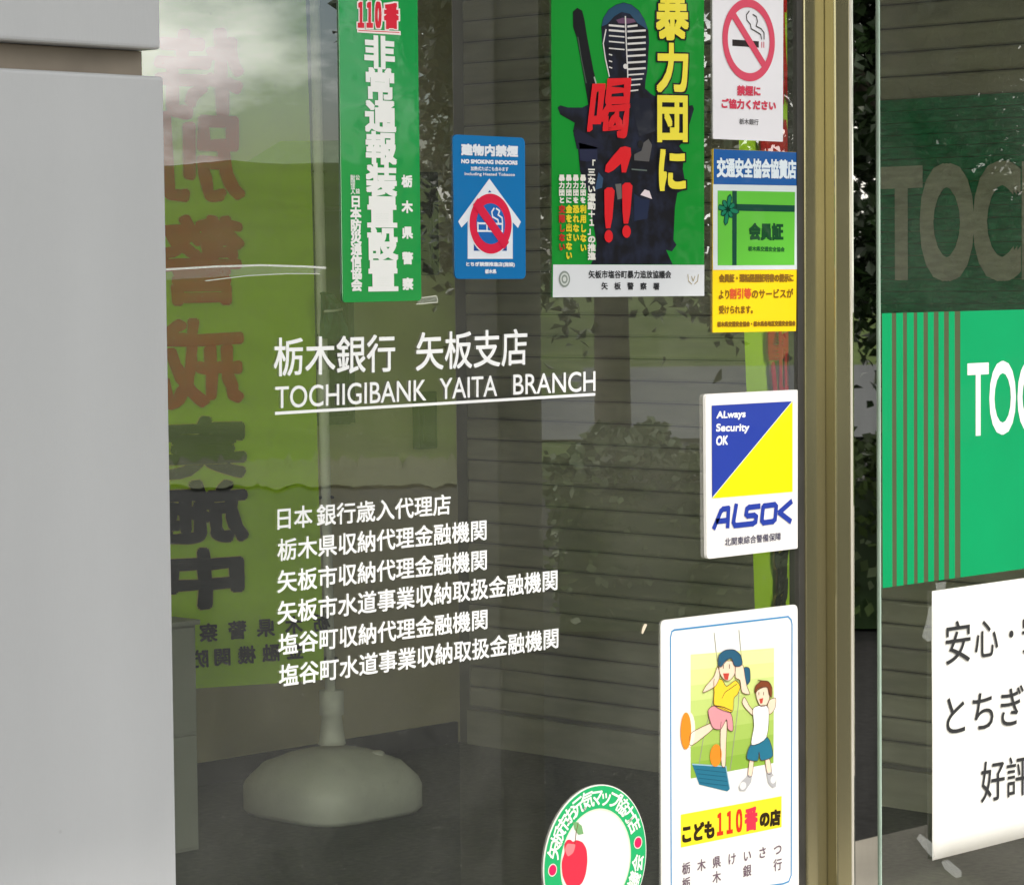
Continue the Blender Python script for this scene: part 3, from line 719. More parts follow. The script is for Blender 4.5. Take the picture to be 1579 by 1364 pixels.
for s, a, b, c in (('日本', (395, 803), (510, 792), (395, 730)), ('銀行歳入代理店', (524, 791), (964, 752), (524, 720)),
                   ('栃木県収納代理金融機関', (395, 906), (1082, 836), (395, 832)), ('矢板市収納代理金融機関', (395, 1010), (1083, 934), (395, 936)),
                   ('矢板市水道事業収納取扱金融機関', (395, 1113), (1315, 1000), (395, 1037)), ('塩谷町収納代理金融機関', (398, 1216), (1085, 1128), (398, 1143)),
                   ('塩谷町水道事業収納取扱金融機関', (400, 1320), (1318, 1190), (400, 1245))):
    p.text(s, z8(*a), z8(*b), z8(*c), LET, .00032)
    if s != '日本': p.build('lettering', ll)

# --- tall green alarm sticker
GREEN1 = ink(0, 146, 66, 1.0); PRED = ink(205, 30, 52)
t, p = sticker('alarm_sticker', 'tall green emergency alarm sticker with white characters and red 110', 'sticker', [(519.8, -62), (641.2, -58), (648, 463.5), (527, 466.5)], GREEN1, .004)
gs = zoom(500, 0, 5.68); g2 = zoom(480, 0, 2.842)
OUT = ink(235, 222, 220)
for s, a, b, c in (('１１０', (270, 262), (498, 262), (270, 2)), ('番', (495, 268), (655, 268), (495, 14))): p.text(s, gs(*a), gs(*b), gs(*c), OUT, .0021, 1)
for s, a, b, c in (('１１０', (280, 250), (488, 250), (280, 14)), ('番', (508, 258), (640, 258), (508, 28))): p.text(s, gs(*a), gs(*b), gs(*c), PRED, .0011, 3)
p.poly(zl(gs, [(275, 258), (655, 275), (658, 310), (275, 286)]), OUT, 2); p.poly(zl(gs, [(285, 266), (645, 284), (645, 291), (285, 273)]), PRED, 3)
p.build('lettering', t)
p.cells('非常通報装置設置', (582.6, 82), (588.5, 426), 45, 48, WHITE, .0013); p.build('lettering', t)
p.cells('栃木県警察', (625.2, 280), (626.5, 438), 16, 18, WHITE, .0005); p.build('lettering', t)
p.cells('日本防災通信協会', (546, 311), (547.5, 440), 16, 18, WHITE, .0005); p.cells('財団法人', (541.5, 274), (541.8, 296), 7, 8, WHITE, .0001); p.cells('公益', (549, 274), (549.2, 295), 6.5, 8, WHITE, .0001)
p.build('lettering', t)

# --- blue no-smoking-indoors sticker
BLUE1 = ink(0, 104, 165); zb = zoom(690, 200, 5.685)
t, p = sticker('indoor_no_smoking_sticker', 'blue no-smoking-indoors sticker with a white house and red ban ring', 'sticker', zl(zb, [(36, 42), (668, 72), (676, 1308), (56, 1308)]), BLUE1, .0055)
WB = ink(214, 218, 226)
p.text('建物内禁煙', zb(105, 226), zb(605, 243), zb(105, 122), WB, .0006); p.text('NO SMOKING INDOORS', zb(107, 296), zb(600, 310), zb(107, 258), WB, .0003)
p.text('加熱式たばこも含みます', zb(190, 360), zb(520, 366), zb(190, 322), WB, .0001); p.text('Including Heated Tobacco', zb(137, 408), zb(577, 416), zb(137, 374), WB, .0001)
p.text('とちぎ禁煙推進店(施設)', zb(150, 1203), zb(576, 1206), zb(150, 1158), WB, .0002); p.text('栃木県', zb(315, 1262), zb(415, 1262), zb(315, 1222), WB, .0002)
p.build('lettering', t)
p.poly(zl(zb, [(355, 430), (632, 808), (606, 862), (560, 812), (560, 1132), (165, 1132), (165, 802), (110, 858), (82, 805)]), WB, 1)
p.poly(zl(zb, [(357, 530), (508, 730), (508, 1062), (218, 1062), (218, 730)]), ink(20, 70, 140), 2)
p.build('house_pictogram', t)
C = p.at(zb(365, 825)); rr = (p.at(zb(550, 825)) - p.at(zb(180, 825))).length / 2
p.ring(C, 0, rr * 1.04, WB, 3); p.ring(C, 0, rr, ink(204, 24, 62), 4); p.ring(C, 0, rr * .68, ink(20, 92, 165), 5)
wl_ = lambda a, w=12, L=6: p.line(zl(zb, a), w / 5.685, WB, L)
wl_([(250, 822), (330, 822), (330, 888), (250, 888), (250, 815)], 17); wl_([(400, 826), (465, 826), (465, 892), (420, 892)], 17)
wl_([(392, 690), (372, 722), (380, 765), (425, 790), (430, 815)], 15); wl_([(412, 692), (440, 712), (428, 748), (462, 772), (466, 815)], 15)
wl_([(330, 888), (372, 892)], 15)
p.line([C + Vector((-.66, .66)) * rr, C + Vector((.66, -.66)) * rr], rr * .33, ink(204, 24, 62), 8, metric=True)
p.build('ban_ring', t)

# --- kendo poster
KG = ink(0, 132, 38); k1 = zoom(840, 0, 5.93); k2 = zoom(840, 220, 5.458)
t, p = sticker('kendo_poster', 'green anti-gang poster with a kendo fighter, yellow and red brush characters', 'poster', [(848.6, -34), (1083.8, -30), (1084, 456.3), (850, 458.6)], KG, 0)
NAVY, INK = ink(22, 24, 44), ink(10, 11, 16)
FIG = surf('printed_armour', (0.008, 0.009, 0.018, 1), rough=.5, scale=60, amount=.6, spec=.12)
_n = FIG.node_tree.nodes; _r = [q for q in _n if q.type == 'VALTORGB'][0].color_ramp
_r.elements[0].color = (0.003, 0.003, 0.006, 1); _r.elements[1].color = (0.010, 0.013, 0.030, 1); _r.elements[0].position = .42; _r.elements[1].position = .66
p.poly([(850.8, 408), (1083.9, 408.6), (1083.9, 456.2), (850.2, 458.4)], ink(206, 208, 212), 1); p.build('caption_strip', t)
body = zl(k1, [(505, 250), (520, 170), (570, 90), (640, 45), (710, 25), (780, 45), (850, 100), (900, 180), (935, 280), (942, 380), (935, 500), (925, 650), (910, 740), (905, 810), (960, 860), (1010, 890), (1150, 920), (1300, 970), (1340, 962), (1352, 1000), (1322, 1100), (1295, 1190), (1260, 1260)])
body += zl(k2, [(1150, 0), (1120, 30), (1165, 90), (1150, 220), (1172, 340), (1168, 395), (1105, 425), (1085, 540), (1080, 640), (1072, 820), (1098, 860), (1060, 915), (1010, 903), (1065, 1024), (375, 1024), (410, 960), (425, 850), (400, 700), (345, 400), (285, 240), (265, 0)])
body += zl(k1, [(285, 1300), (245, 1200), (270, 1130), (200, 1090), (130, 1050), (105, 985), (130, 965), (200, 985), (330, 985), (380, 960), (480, 890), (560, 805), (577, 700), (545, 560), (515, 420)])
p.poly(body, FIG, 1); p.poly(zl(k1, [(262, 1120), (500, 1120), (520, 1364), (280, 1364), (248, 1200)]), FIG, 1.5)
p.poly(zl(k1, [(245, 110), (285, 75), (330, 100), (352, 190), (372, 320), (432, 640), (470, 800), (480, 920), (385, 960), (350, 740), (318, 560), (280, 350), (247, 250)]), INK, 1)
p.line(zl(k1, [(290, 345), (325, 560), (365, 760)]), 2.2, ink(60, 80, 66), 2); p.line(zl(k1, [(440, 710), (460, 780)]), 3, ink(150, 160, 150), 2)
p.poly(zl(k1, [(507, 245), (522, 170), (572, 92), (640, 48), (710, 30), (780, 50), (848, 104), (898, 184), (930, 275), (835, 215), (765, 130), (690, 112), (622, 152), (560, 222)]), ink(30, 66, 92), 2)
p.poly(zl(k1, [(640, 185), (700, 165), (800, 175), (820, 205), (740, 220), (660, 215)]), ink(96, 66, 92), 2)
p.poly(zl(k1, [(285, 1180), (480, 1290), (540, 1364), (290, 1364), (250, 1230)]), NAVY, 2); p.poly(zl(k1, [(760, 900), (950, 900), (1000, 1200), (850, 1250)]), ink(16, 20, 36), 2)
p.poly(zl(k2, [(740, 430), (800, 470), (870, 480), (850, 640), (740, 660)]), ink(24, 34, 62), 2); p.poly(zl(k2, [(440, 250), (480, 300), (470, 380), (410, 400)]), ink(44, 70, 100), 2)
p.poly(zl(k2, [(275, 0), (430, 40), (430, 150), (340, 160), (285, 150)]), ink(30, 34, 60), 2)
p.build('fighter_figure', t)
BAR = ink(202, 198, 196)
for y in (240, 285, 345, 398, 455, 510, 570, 630, 682, 728, 778, 830): p.line(zl(k1, [(745, y + 6), (830 if y < 250 else 905 - max(0, y - 640) * .35, y - 4)]), 3.0 if y < 640 else 2.2, BAR, 3)
for y in (240, 285, 335, 388, 450, 505, 565, 622): p.line(zl(k1, [(575, y - 6), (600 if y > 460 else 712, y + (2 if y > 460 else 6))]), 2.0 if y > 300 else 3, BAR, 3)
p.line(zl(k1, [(722, 155), (730, 400), (742, 640), (748, 840)]), 2.6, BAR, 4); p.line(zl(k1, [(545, 275), (520, 400), (540, 540), (575, 700)]), 2.4, BAR, 4); p.disc(k1(722, 610), 3.4, 4, BAR, 5)
p.build('face_guard', t)
p.poly(zl(k2, [(740, 150), (865, 160), (890, 20), (860, -30), (820, 0), (800, 70), (740, 100)]), ink(84, 82, 82), 3); p.disc(k2(790, 15), 4.5, 6, INK, 4)
p.line(zl(k2, [(720, 225), (845, 235)]), 2.0, ink(90, 100, 96), 3); p.poly(zl(k2, [(792, 440), (828, 395), (868, 408), (890, 475)]), ink(214, 200, 206), 3)
p.poly(zl(k2, [(580, 350), (630, 345), (640, 470), (600, 480)]), ink(96, 94, 92), 3)
p.build('chest_plate', t)
YEL = ink(224, 208, 62); KRED = ink(206, 26, 34)
ybox = (('暴', k1, 1000, 1300, -165, 372), ('力', k1, 1005, 1295, 392, 848), ('団', k1, 1012, 1290, 872, 1302), ('に', k2, 945, 1172, 55, 408))
for s, kk, a, b, c, d in ybox: p.text(s, kk(a - 14, d + 14), kk(b + 14, d + 14), kk(a - 14, c - 14), INK, .0031, 4)
for s, kk, a, b, c, d in ybox: p.text(s, kk(a, d), kk(b, d), kk(a, c), YEL, .0016, 6)
p.build('lettering', t)
v_, f__ = glyphs('喝'); A_, U_, V_ = p.at(k1(335, 1300)), p.at(k1(752, 1262)) - p.at(k1(335, 1300)), p.at(k1(395, 690)) - p.at(k1(335, 1300))
def brush(q):
    w_ = A_ + U_ * q[0] + V_ * (q[1] + .1)
    nn = mnoise.noise(Vector((q[0] * 9, q[1] * 9, 3.1))); mm = mnoise.noise(Vector((q[0] * 9, q[1] * 9, 8.7)))
    return w_ + Vector((nn, mm)) * .0028
p.put('喝', brush, KRED, .0014, 7)
p.poly(zl(k2, [(490, 245), (498, 190), (560, 110), (620, 42), (660, 32), (706, 45), (710, 105), (668, 252), (632, 252), (625, 178), (560, 235), (520, 255)]), KRED, 7)
for dx, dy in ((0, 0), (150, -40)):
    p.poly(zl(k2, [(485 + dx, 400 + dy), (510 + dx, 378 + dy), (550 + dx, 378 + dy), (572 + dx, 405 + dy), (552 + dx, 640 + dy), (535 + dx, 722 + dy), (498 + dx, 722 + dy), (488 + dx, 620 + dy)]), KRED, 7); p.disc(k2(522 + dx, 788 + dy), 35 / 5.458, 53 / 5.458, KRED, 7)
p.build('brush_lettering', t)
WK, YK, RK = ink(216, 214, 206), ink(214, 196, 40), ink(176, 36, 30)
p.cells('「三ない運動＋１」の推進', k2(376, 180), k2(378, 955), 11.5, 11.5, WK, .0004, 8)
for x, a, b, ye, m_ in ((305, '暴力団を', '利用しない', 885, YK), (244, '暴力団を', '恐れない', 800, YK), (185, '暴力団に', '金を出さない', 950, YK), (126, '暴力団と', '交際しない', 878, RK)):
    p.cells(a, k2(x, 298), k2(x, 485), 8.6, 9.5, WK, .0003, 8); p.cells(b, k2(x + 2, 562), k2(x + 2, ye), 9.2, 12, m_, .0004, 8)
TXT = ink(40, 40, 44)
p.text('矢板市塩谷町暴力追放協議会', k2(355, 1142), k2(1050, 1142), k2(355, 1074), TXT, .0002, 4); p.cells('矢板警察署', k2(490, 1206), k2(926, 1210), 9.6, 11, TXT, .0002, 4)
p.build('lettering', t)
C = p.at(k2(152, 1148)); rr = .0075
p.ring(C, 0, rr, ink(130, 138, 132), 4, 24); p.ring(C, rr * .55, rr * .75, ink(196, 200, 196), 5, 24); p.ring(C, 0, rr * .3, ink(196, 200, 196), 5, 16); p.build('emblem', t)
for k in (-1, 1): p.line([p.at(k2(1235 + k * 12, 1190)), p.at(k2(1235 + k * 38, 1165)), p.at(k2(1235 + k * 44, 1110))], .0008, ink(150, 132, 80), 4, metric=True)
p.line([p.at(k2(1222, 1125)), p.at(k2(1235, 1165)), p.at(k2(1250, 1125))], .0008, ink(150, 132, 80), 4, metric=True)
p.build('emblem', t)

# --- white no-smoking card
zn = zoom(1080, 0, 5.68)
t, p = sticker('no_smoking_card', 'white no-smoking card with a red ban ring and black cigarette', 'sticker', [(1096.8, -48), (1206.2, -46), (1205.4, 218.8), (1098, 214.3)], ink(224, 221, 226), .001)
NR = ink(208, 74, 98)
C = p.at(zn(411, 355)); rr = (p.at(zn(640, 355)) - p.at(zn(182, 355))).length / 2
p.ring(C, rr * .80, rr, NR, 4); p.poly(zl(zn, [(268, 348), (500, 364), (500, 420), (268, 404)]), ink(38, 30, 30), 1)
p.line([C + Vector((-.62, .62)) * rr, C + Vector((.62, -.62)) * rr], rr * .2, NR, 3, metric=True)
for a in ([(415, 100), (390, 135), (395, 180), (425, 215), (432, 255), (480, 282), (515, 305), (524, 345)], [(448, 130), (478, 150), (488, 190), (475, 232), (520, 255), (545, 290), (545, 345)]): p.line(zl(zn, a), 2.0, ink(70, 66, 66), 2)
for x in (525, 543): p.line(zl(zn, [(x, 372), (x, 418)]), 1.6, NR, 2)
p.build('ban_ring', t)
p.text('禁煙に', zn(308, 840), zn(514, 846), zn(308, 748), ink(200, 60, 84), .0005); p.text('ご協力ください', zn(172, 950), zn(648, 972), zn(172, 862), ink(200, 60, 84), .0005); p.build('lettering', t)
p.text('栃木銀行', zn(328, 1090), zn(496, 1098), zn(328, 1038), ink(96, 94, 96), .0001); p.build('lettering', t)

# --- road-safety membership sticker
zt = zoom(1080, 220, 4.545)
YELL = ink(246, 206, 22)
t, p = sticker('road_safety_sticker', 'road-safety member sticker, blue heading, green ribboned card, yellow lower half', 'sticker', zl(zt, [(82, 44), (674, 68), (662, 1320), (80, 1330)]), YELL, 0)
p.poly(zl(zt, [(83, 45), (673, 69), (672, 302), (83, 292)]), ink(24, 86, 154), 1); p.build('heading_panel', t)
p.poly(zl(zt, [(78, 292), (680, 303), (674, 888), (78, 892)]), ink(205, 212, 214), 2)
p.poly(zl(zt, [(110, 336), (652, 346), (648, 858), (110, 860)]), ink(94, 182, 58), 3); p.build('member_card', t)
DG = ink(6, 66, 50); TG = ink(10, 116, 84)
p.poly(zl(zt, [(212, 337), (244, 338), (242, 859), (212, 859)]), DG, 4); p.poly(zl(zt, [(240, 430), (650, 440), (649, 486), (240, 478)]), DG, 4)
for a in range(8):
    an = a * math.pi / 4 + .2; ln = (105, 72, 118, 76, 100, 80, 112, 76)[a]; u, w2 = (math.cos(an) * .8, math.sin(an)), (-math.sin(an) * .8, math.cos(an))
    pt = lambda s, q: zt(min(270, max(112, 180 + u[0] * s + w2[0] * q)), 468 + u[1] * s + w2[1] * q)
    p.poly([pt(0, 0), pt(ln * .35, 22), pt(ln * .8, 20), pt(ln, 0), pt(ln * .8, -20), pt(ln * .35, -22)], DG, 5); p.poly([pt(14, 0), pt(ln * .4, 14), pt(ln * .78, 12), pt(ln * .9, 0), pt(ln * .78, -12), pt(ln * .4, -14)], TG, 6)
p.build('ribbon_bow', t)
p.text('交通安全協会協賛店', zt(103, 244), zt(660, 256), zt(103, 104), ink(214, 224, 232), .0007, 4); p.build('lettering', t)
p.text('会員証', zt(328, 685), zt(570, 685), zt(328, 562), ink(12, 70, 34), .0009, 5); p.build('lettering', t); p.text('栃木県交通安全協会', zt(322, 760), zt(578, 766), zt(322, 724), ink(30, 92, 40), .0002, 5); p.build('lettering', t)
BR = ink(128, 92, 22)
p.text('会員証・運転経歴証明書の提示に', zt(120, 980), zt(642, 976), zt(120, 920), BR, .0004, 4); p.text('より', zt(118, 1096), zt(190, 1095), zt(118, 1032), BR, .0003, 4)
p.text('割引等', zt(194, 1096), zt(346, 1093), zt(194, 1020), ink(206, 84, 44), .0004, 4); p.text('のサービスが', zt(350, 1092), zt(640, 1086), zt(350, 1026), BR, .0003, 4)
p.text('受けられます。', zt(118, 1200), zt(356, 1198), zt(118, 1140), BR, .0003, 4); p.text('栃木県交通安全協会・栃木県各地区交通安全協会', zt(106, 1292), zt(656, 1284), zt(106, 1252), BR, .0003, 4)
p.build('lettering', t)

# --- security company plaque
za = zoom(1060, 480, 3.042)
t, p = sticker('security_plaque', 'white security plaque with a blue and yellow diagonal square', 'plaque', zl(za, [(70, 388), (503, 367), (503, 1110), (76, 1160)]), ink(238, 234, 232), [.005, .002, .002, .005], thick=.0035)
p.y = YG - .0026
SB, SY = ink(40, 62, 158), ink(232, 240, 10)
p.poly(zl(za, [(107, 441), (487, 421), (487, 845), (110, 876)]), SY, 1); p.poly(zl(za, [(107, 441), (484, 421), (109, 874)]), SB, 2); p.line(zl(za, [(484, 422), (110, 873)]), 1.2, ink(240, 240, 220), 3); p.build('diagonal_square', t)
p.text('ALways', za(128, 512), za(264, 506), za(131, 468), LET, .00035); p.text('Security', za(126, 574), za(281, 572), za(129, 526), LET, .00035); p.text('OK', za(126, 629), za(182, 625), za(129, 584), LET, .0004); p.build('lettering', t)
for a in ([(118, 1014), (150, 936), (160, 926), (186, 922), (182, 1008)], [(132, 984), (184, 978)], [(222, 908), (209, 988), (216, 1003), (300, 994), (313, 985), (316, 962), (306, 955), (276, 958), (268, 950), (272, 926), (282, 918), (330, 912)],
          [(352, 912), (402, 905), (410, 914), (404, 974), (394, 984), (350, 990), (342, 980), (348, 918), (356, 911)], [(480, 892), (424, 942), (476, 982)]): p.line(zl(za, a), 26 / 3.042, SB, 3)
p.build('company_logo', t)
p.text('北関東綜合警備保障', za(168, 1100), za(432, 1072), za(168, 1062), ink(74, 70, 92), .0001); p.build('lettering', t)

# --- children's safe-house sticker
zk = zoom(1010, 930, 4.4); zq = zoom(1010, 1220, 6.865)
t, p = sticker('safe_house_sticker', 'large white sticker with two drawn children, a swing and a yellow title bar', 'sticker', [(1017.4, 956), (1228.2, 931), (1230.2, 1372), (1018.2, 1397)], ink(236, 234, 230), .007)
PB = ink(60, 140, 196)
bl = [(1038, 970.5), (1034, 973), (1031.8, 982), (1033, 1370), (1034.5, 1379), (1040, 1383.5), (1205, 1361.5), (1214, 1358), (1218, 1348), (1219.2, 962), (1217.8, 955), (1213, 950), (1038, 970.5)]
p.line(bl, 2.6, PB, 1); p.build('border', t)
for k in range(8):
    a, b = k / 8, (k + 1) / 8; top = lambda s, f_: (232 + 568 * s + (2 - 5 * s) * f_, (345 - 45 * s) + ((840 - 5 * s * 12) * f_))
    cm = tuple(int(u + (w_ - u) * (k / 7)) for u, w_ in zip((232, 236, 160), (140, 176, 66)))
    p.poly(zl(zk, [(233, 345 + 840 * a), (799 - 4 * a, 300 + 780 * a), (799 - 4 * b, 300 + 780 * b), (233, 345 + 840 * b)]), ink(*cm), 1)
p.build('backdrop_panel', t)
GRY, SKIN, LN, TEAL, YSH, PNK, ORG, HAIR, BRN, MOUTH = ink(150, 146, 128), ink(240, 212, 186), ink(84, 56, 44), ink(38, 112, 138), ink(244, 204, 56), ink(222, 150, 156), ink(232, 140, 40), ink(42, 90, 118), ink(128, 66, 40), ink(196, 70, 58)
for a in ([(392, 200), (412, 390)], [(560, 180), (580, 400)], [(395, 560), (385, 650), (320, 900), (290, 1085)], [(560, 600), (555, 690), (530, 900), (500, 1130)]): p.line(zl(zk, a), 1.6, GRY, 2); p.build('drawn_rope', t)
p.poly(zl(zk, [(242, 1088), (470, 1104), (498, 1256), (480, 1272), (290, 1226)]), TEAL, 3); p.line(zl(zk, [(242, 1088), (470, 1104), (496, 1250)]), 2.0, ink(150, 186, 200), 4)
for q in (1130, 1160, 1190, 1220): p.line(zl(zk, [(268 + (q - 1130) * .3, q - 8), (472 + (q - 1130) * .12, q + 14)]), .8, ink(20, 74, 100), 4)
p.build('drawn_swing', t)
def curvy(pts, k=4):
    out, n_ = [], len(pts)
    for i in range(n_):
        a, b, c, d = (Vector(pts[(i + q) % n_]) for q in (-1, 0, 1, 2))
        for j in range(k):
            out.append(tuple(hermite(a, b, c, d, j / k)))
    return out
def hermite(a, b, c, d, t, k=.38):
    m0, m1 = (c - a) * k, (d - b) * k; t2, t3 = t * t, t * t * t
    return b * (2 * t3 - 3 * t2 + 1) + m0 * (t3 - 2 * t2 + t) + c * (-2 * t3 + 3 * t2) + m1 * (t3 - t2)
def fig(pts, m_, L=5, edge=True):
    pts = curvy(pts)
    p.poly(zl(zk, pts), m_, L)
    if edge: p.line(zl(zk, pts + [pts[0]]), .9, LN, L + .5)
fig([(390, 800), (380, 850), (240, 960), (220, 930), (240, 870)], SKIN, 5); fig([(435, 800), (475, 800), (470, 950), (465, 1095), (440, 1095), (430, 950)], SKIN, 5)
p.disc(zk(222, 855), 38 / 4.4, 118 / 4.4, ink(250, 236, 210), 6); p.disc(zk(197, 862), 36 / 4.4, 126 / 4.4, ORG, 7); p.disc(zk(400, 1028), 40 / 4.4, 76 / 4.4, ORG, 7)
fig([(345, 730), (390, 692), (500, 742), (515, 858), (480, 850), (470, 785), (430, 850), (375, 838)], PNK, 8)
fig([(385, 510), (440, 515), (470, 560), (530, 520), (562, 560), (545, 612), (520, 640), (505, 735), (390, 692), (385, 600)], YSH, 9)
p.line(zl(zk, [(540, 545), (460, 600), (440, 640)]), 1.0, LN, 10); p.line(zl(zk, [(395, 690), (450, 700), (505, 725)]), 1.4, LN, 10)
fig([(590, 435), (628, 440), (632, 520), (602, 556), (580, 520)], HAIR, 7)
fig([(408, 425), (424, 490), (392, 560), (310, 602), (330, 556), (384, 492)], SKIN, 10); fig([(530, 420), (580, 415), (596, 500), (608, 560), (626, 612), (575, 600), (560, 520), (530, 500)], SKIN, 10)
fig([(428, 395), (520, 392), (527, 470), (490, 520), (452, 515), (420, 462)], SKIN, 11); fig([(412, 420), (416, 350), (460, 314), (520, 312), (562, 348), (575, 405), (552, 425), (520, 420), (500, 372), (468, 382), (432, 425)], HAIR, 13)
p.poly(zl(zk, [(445, 472), (487, 470), (478, 516), (456, 514)]), MOUTH, 13)
for x in (447, 488): p.line(zl(zk, [(x, 412), (x, 438)]), 1.5, LN, 13)
p.build('drawn_child', t)
fig([(592, 632), (612, 660), (628, 692), (664, 738), (652, 760), (598, 706), (578, 668)], SKIN, 5); fig([(762, 655), (806, 640), (804, 700), (780, 740), (752, 752), (745, 720)], SKIN, 5)
fig([(630, 1060), (658, 1060), (645, 1165), (618, 1165)], SKIN, 5); fig([(735, 1060), (766, 1055), (778, 1145), (750, 1150)], SKIN, 5)
p.poly(zl(zk, [(556, 1240), (575, 1205), (622, 1160), (645, 1170), (640, 1210), (600, 1268), (565, 1268)]), ink(178, 176, 178), 6); p.poly(zl(zk, [(745, 1150), (775, 1140), (812, 1190), (808, 1240), (785, 1246), (757, 1215)]), ink(178, 176, 178), 6)
p.disc(zk(584, 1234), 5, 6, ink(225, 224, 222), 7); p.disc(zk(790, 1192), 4.4, 6, ink(225, 224, 222), 7)
fig([(635, 955), (750, 905), (786, 1030), (706, 1062), (692, 1005), (682, 1064), (608, 1050)], TEAL, 7); fig([(650, 715), (700, 690), (757, 708), (742, 905), (640, 957), (656, 830)], ink(244, 244, 240), 8)
fig([(672, 595), (740, 562), (764, 620), (744, 684), (702, 694), (678, 652)], SKIN, 9); fig([(662, 605), (668, 556), (700, 526), (682, 518), (720, 522), (754, 528), (778, 570), (776, 632), (758, 618), (744, 566), (690, 572)], BRN, 10)
p.poly(zl(zk, [(692, 646), (720, 638), (714, 674), (700, 678)]), MOUTH, 10)
for x in (690, 722): p.line(zl(zk, [(x, 600), (x, 618)]), 1.4, LN, 10)
p.build('drawn_child', t)
p.poly(zl(zq, [(258, 240), (1326, 44), (1326, 372), (260, 588)]), ink(246, 222, 46), 1); p.build('title_bar', t)
KB = ink(44, 32, 14)
p.text('こども', zq(272, 545), zq(614, 482), zq(272, 352), KB, .0010); p.text('１１０', zq(640, 470), zq(908, 420), zq(640, 222), ink(214, 50, 28), .0009); p.text('番', zq(932, 420), zq(1072, 400), zq(932, 168), ink(226, 52, 74), .0011); p.text('の店', zq(1092, 382), zq(1314, 352), zq(1092, 205), KB, .0010)
p.build('lettering', t)
p.cells('栃木県けいさつ', zq(315, 808), zq(1284, 608), 12.5, 18, ink(112, 92, 104), .0002); p.cells('栃 木 銀 行', zq(315, 966), zq(1284, 770), 12.5, 18, ink(112, 92, 104), .0002)
p.build('lettering', t)

# --- round sticker at the bottom
zr = zoom(800, 1160, 6.073)
cpx = zr(710, 1005)
o = on_y(cpx[0], cpx[1], YG); C0 = Vector((o.x, o.z)); RR = (on_y(*zr(1192, 905), YG).x - on_y(*zr(229, 1105), YG).x) / 2
t = thing('round_sticker', 'round green-rimmed shop sticker with a red apple at the bottom of the pane', 'sticker', (o.x, YG, o.z - RR))
n = 72; V = [Vector((o.x + RR * math.cos(2 * math.pi * k / n), YG - dy, o.z + RR * math.sin(2 * math.pi * k / n))) - Vector(t.location) for dy in (.0011, 0) for k in range(n)]
mesh('sheet', V, [tuple(range(n)), tuple(range(2 * n - 1, n - 1, -1))] + [(i, n + i, n + (i + 1) % n, (i + 1) % n) for i in range(n)], ink(236, 234, 228), t)
p = Print(t.location, YG)
p.ring(C0, RR * .68, RR * .985, ink(36, 172, 104), 1, 72); p.ring(C0, RR * .665, RR * .685, ink(214, 226, 200), 2, 72); p.build('rim', t)
def arc(s, a0, a1, r, size, outward, mat, bold):
    for i, ch in enumerate(s):
        a = R(a0 + (a1 - a0) * i / (len(s) - 1)); c_ = C0 + Vector((math.cos(a), math.sin(a))) * r
        ey = Vector((math.cos(a), math.sin(a))) * (1 if outward else -1); ex = Vector((ey.y, -ey.x))
        p.put(ch, lambda q: c_ + ex * ((q[0] - .5) * size) + ey * ((q[1] - .36) * size), mat, bold, 3)
arc('矢板市お元気マップ協力店', 162, 27, RR * .835, RR * .25, True, ink(240, 240, 232), .0003)
arc('矢板市社会福祉協議会', 203, 349, RR * .835, RR * .24, False, ink(240, 240, 232), .0003); p.build('lettering', t)
for a in (180, 8):
    c_ = C0 + Vector((math.cos(R(a)), math.sin(R(a)))) * RR * .835; p.ring(c_, 0, RR * .085, ink(232, 214, 206), 3, 20); p.ring(c_, 0, RR * .07, ink(214, 34, 92), 4, 20); p.build('rim_dot', t)
apx = lambda q: (390 + (q[0] - 390) * .62, q[1])
ap = [(430, 930), (425, 860), (470, 815), (520, 812), (560, 830), (610, 815), (700, 835), (760, 900), (775, 1010), (750, 1130), (700, 1210), (620, 1250), (540, 1250), (460, 1230), (400, 1140), (390, 1020)]
p.poly(zl(zr, curvy([apx(q) for q in ap])), ink(226, 50, 72), 2); p.poly(zl(zr, curvy([apx(q) for q in [(435, 905), (470, 850), (540, 850), (590, 860), (560, 930), (480, 965)]])), ink(238, 128, 132), 3)
p.line(zl(zr, [apx(q) for q in [(585, 850), (605, 740), (635, 650)]]), 1.4, ink(110, 70, 50), 3); p.poly(zl(zr, [(492, 650), (530, 645), (575, 680), (592, 755), (545, 765), (510, 715)]), ink(120, 168, 112), 3); p.build('apple_drawing', t)

# --- green band, letters and the taped notice on the sliding door
z5 = zoom(1060, 480, 3.042)
DGREEN = ink(0, 154, 94)
p = Print(gd.location, 0.0)
zb1, zb0 = on_y(1470, 480, 0).z, on_y(1470, 891, 0).z
def vband(a, b, m_):
    xa, xb = on_y(*z5(a, 600), 0).x, on_y(*z5(b, 600), 0).x
    p.face([Vector((xa, zb0)), Vector((xb, zb0)), Vector((xb, zb1)), Vector((xa, zb1))], m_, 1 if m_ is DGREEN else 0)
vband(906, 1276, ink(82, 88, 62)); p.build('stripe_backing', gd)
for a, b in ((908, 954), (974, 1006), (1024, 1056), (1072, 1102), (1122, 1150), (1172, 1198), (1220, 1248)):
    vband(a, b, DGREEN); p.build('green_stripe', gd)
xs = on_y(*z5(1274, 600), 0).x
p.face([Vector((xs, zb0)), Vector((X_DOOR0 + 1.14, zb0)), Vector((X_DOOR0 + 1.14, zb1)), Vector((xs, zb1))], DGREEN, 1); p.build('green_band', gd)
xa, xb = on_y(*z5(1310, 410), 0), on_y(*z5(1530, 410), 0); zlo, zhi = on_y(*z5(1370, 580), 0).z, on_y(*z5(1370, 243), 0).z
kx = (xb.x - xa.x) / wTO; kz = (zhi - zlo) / (y1_ - y0_)
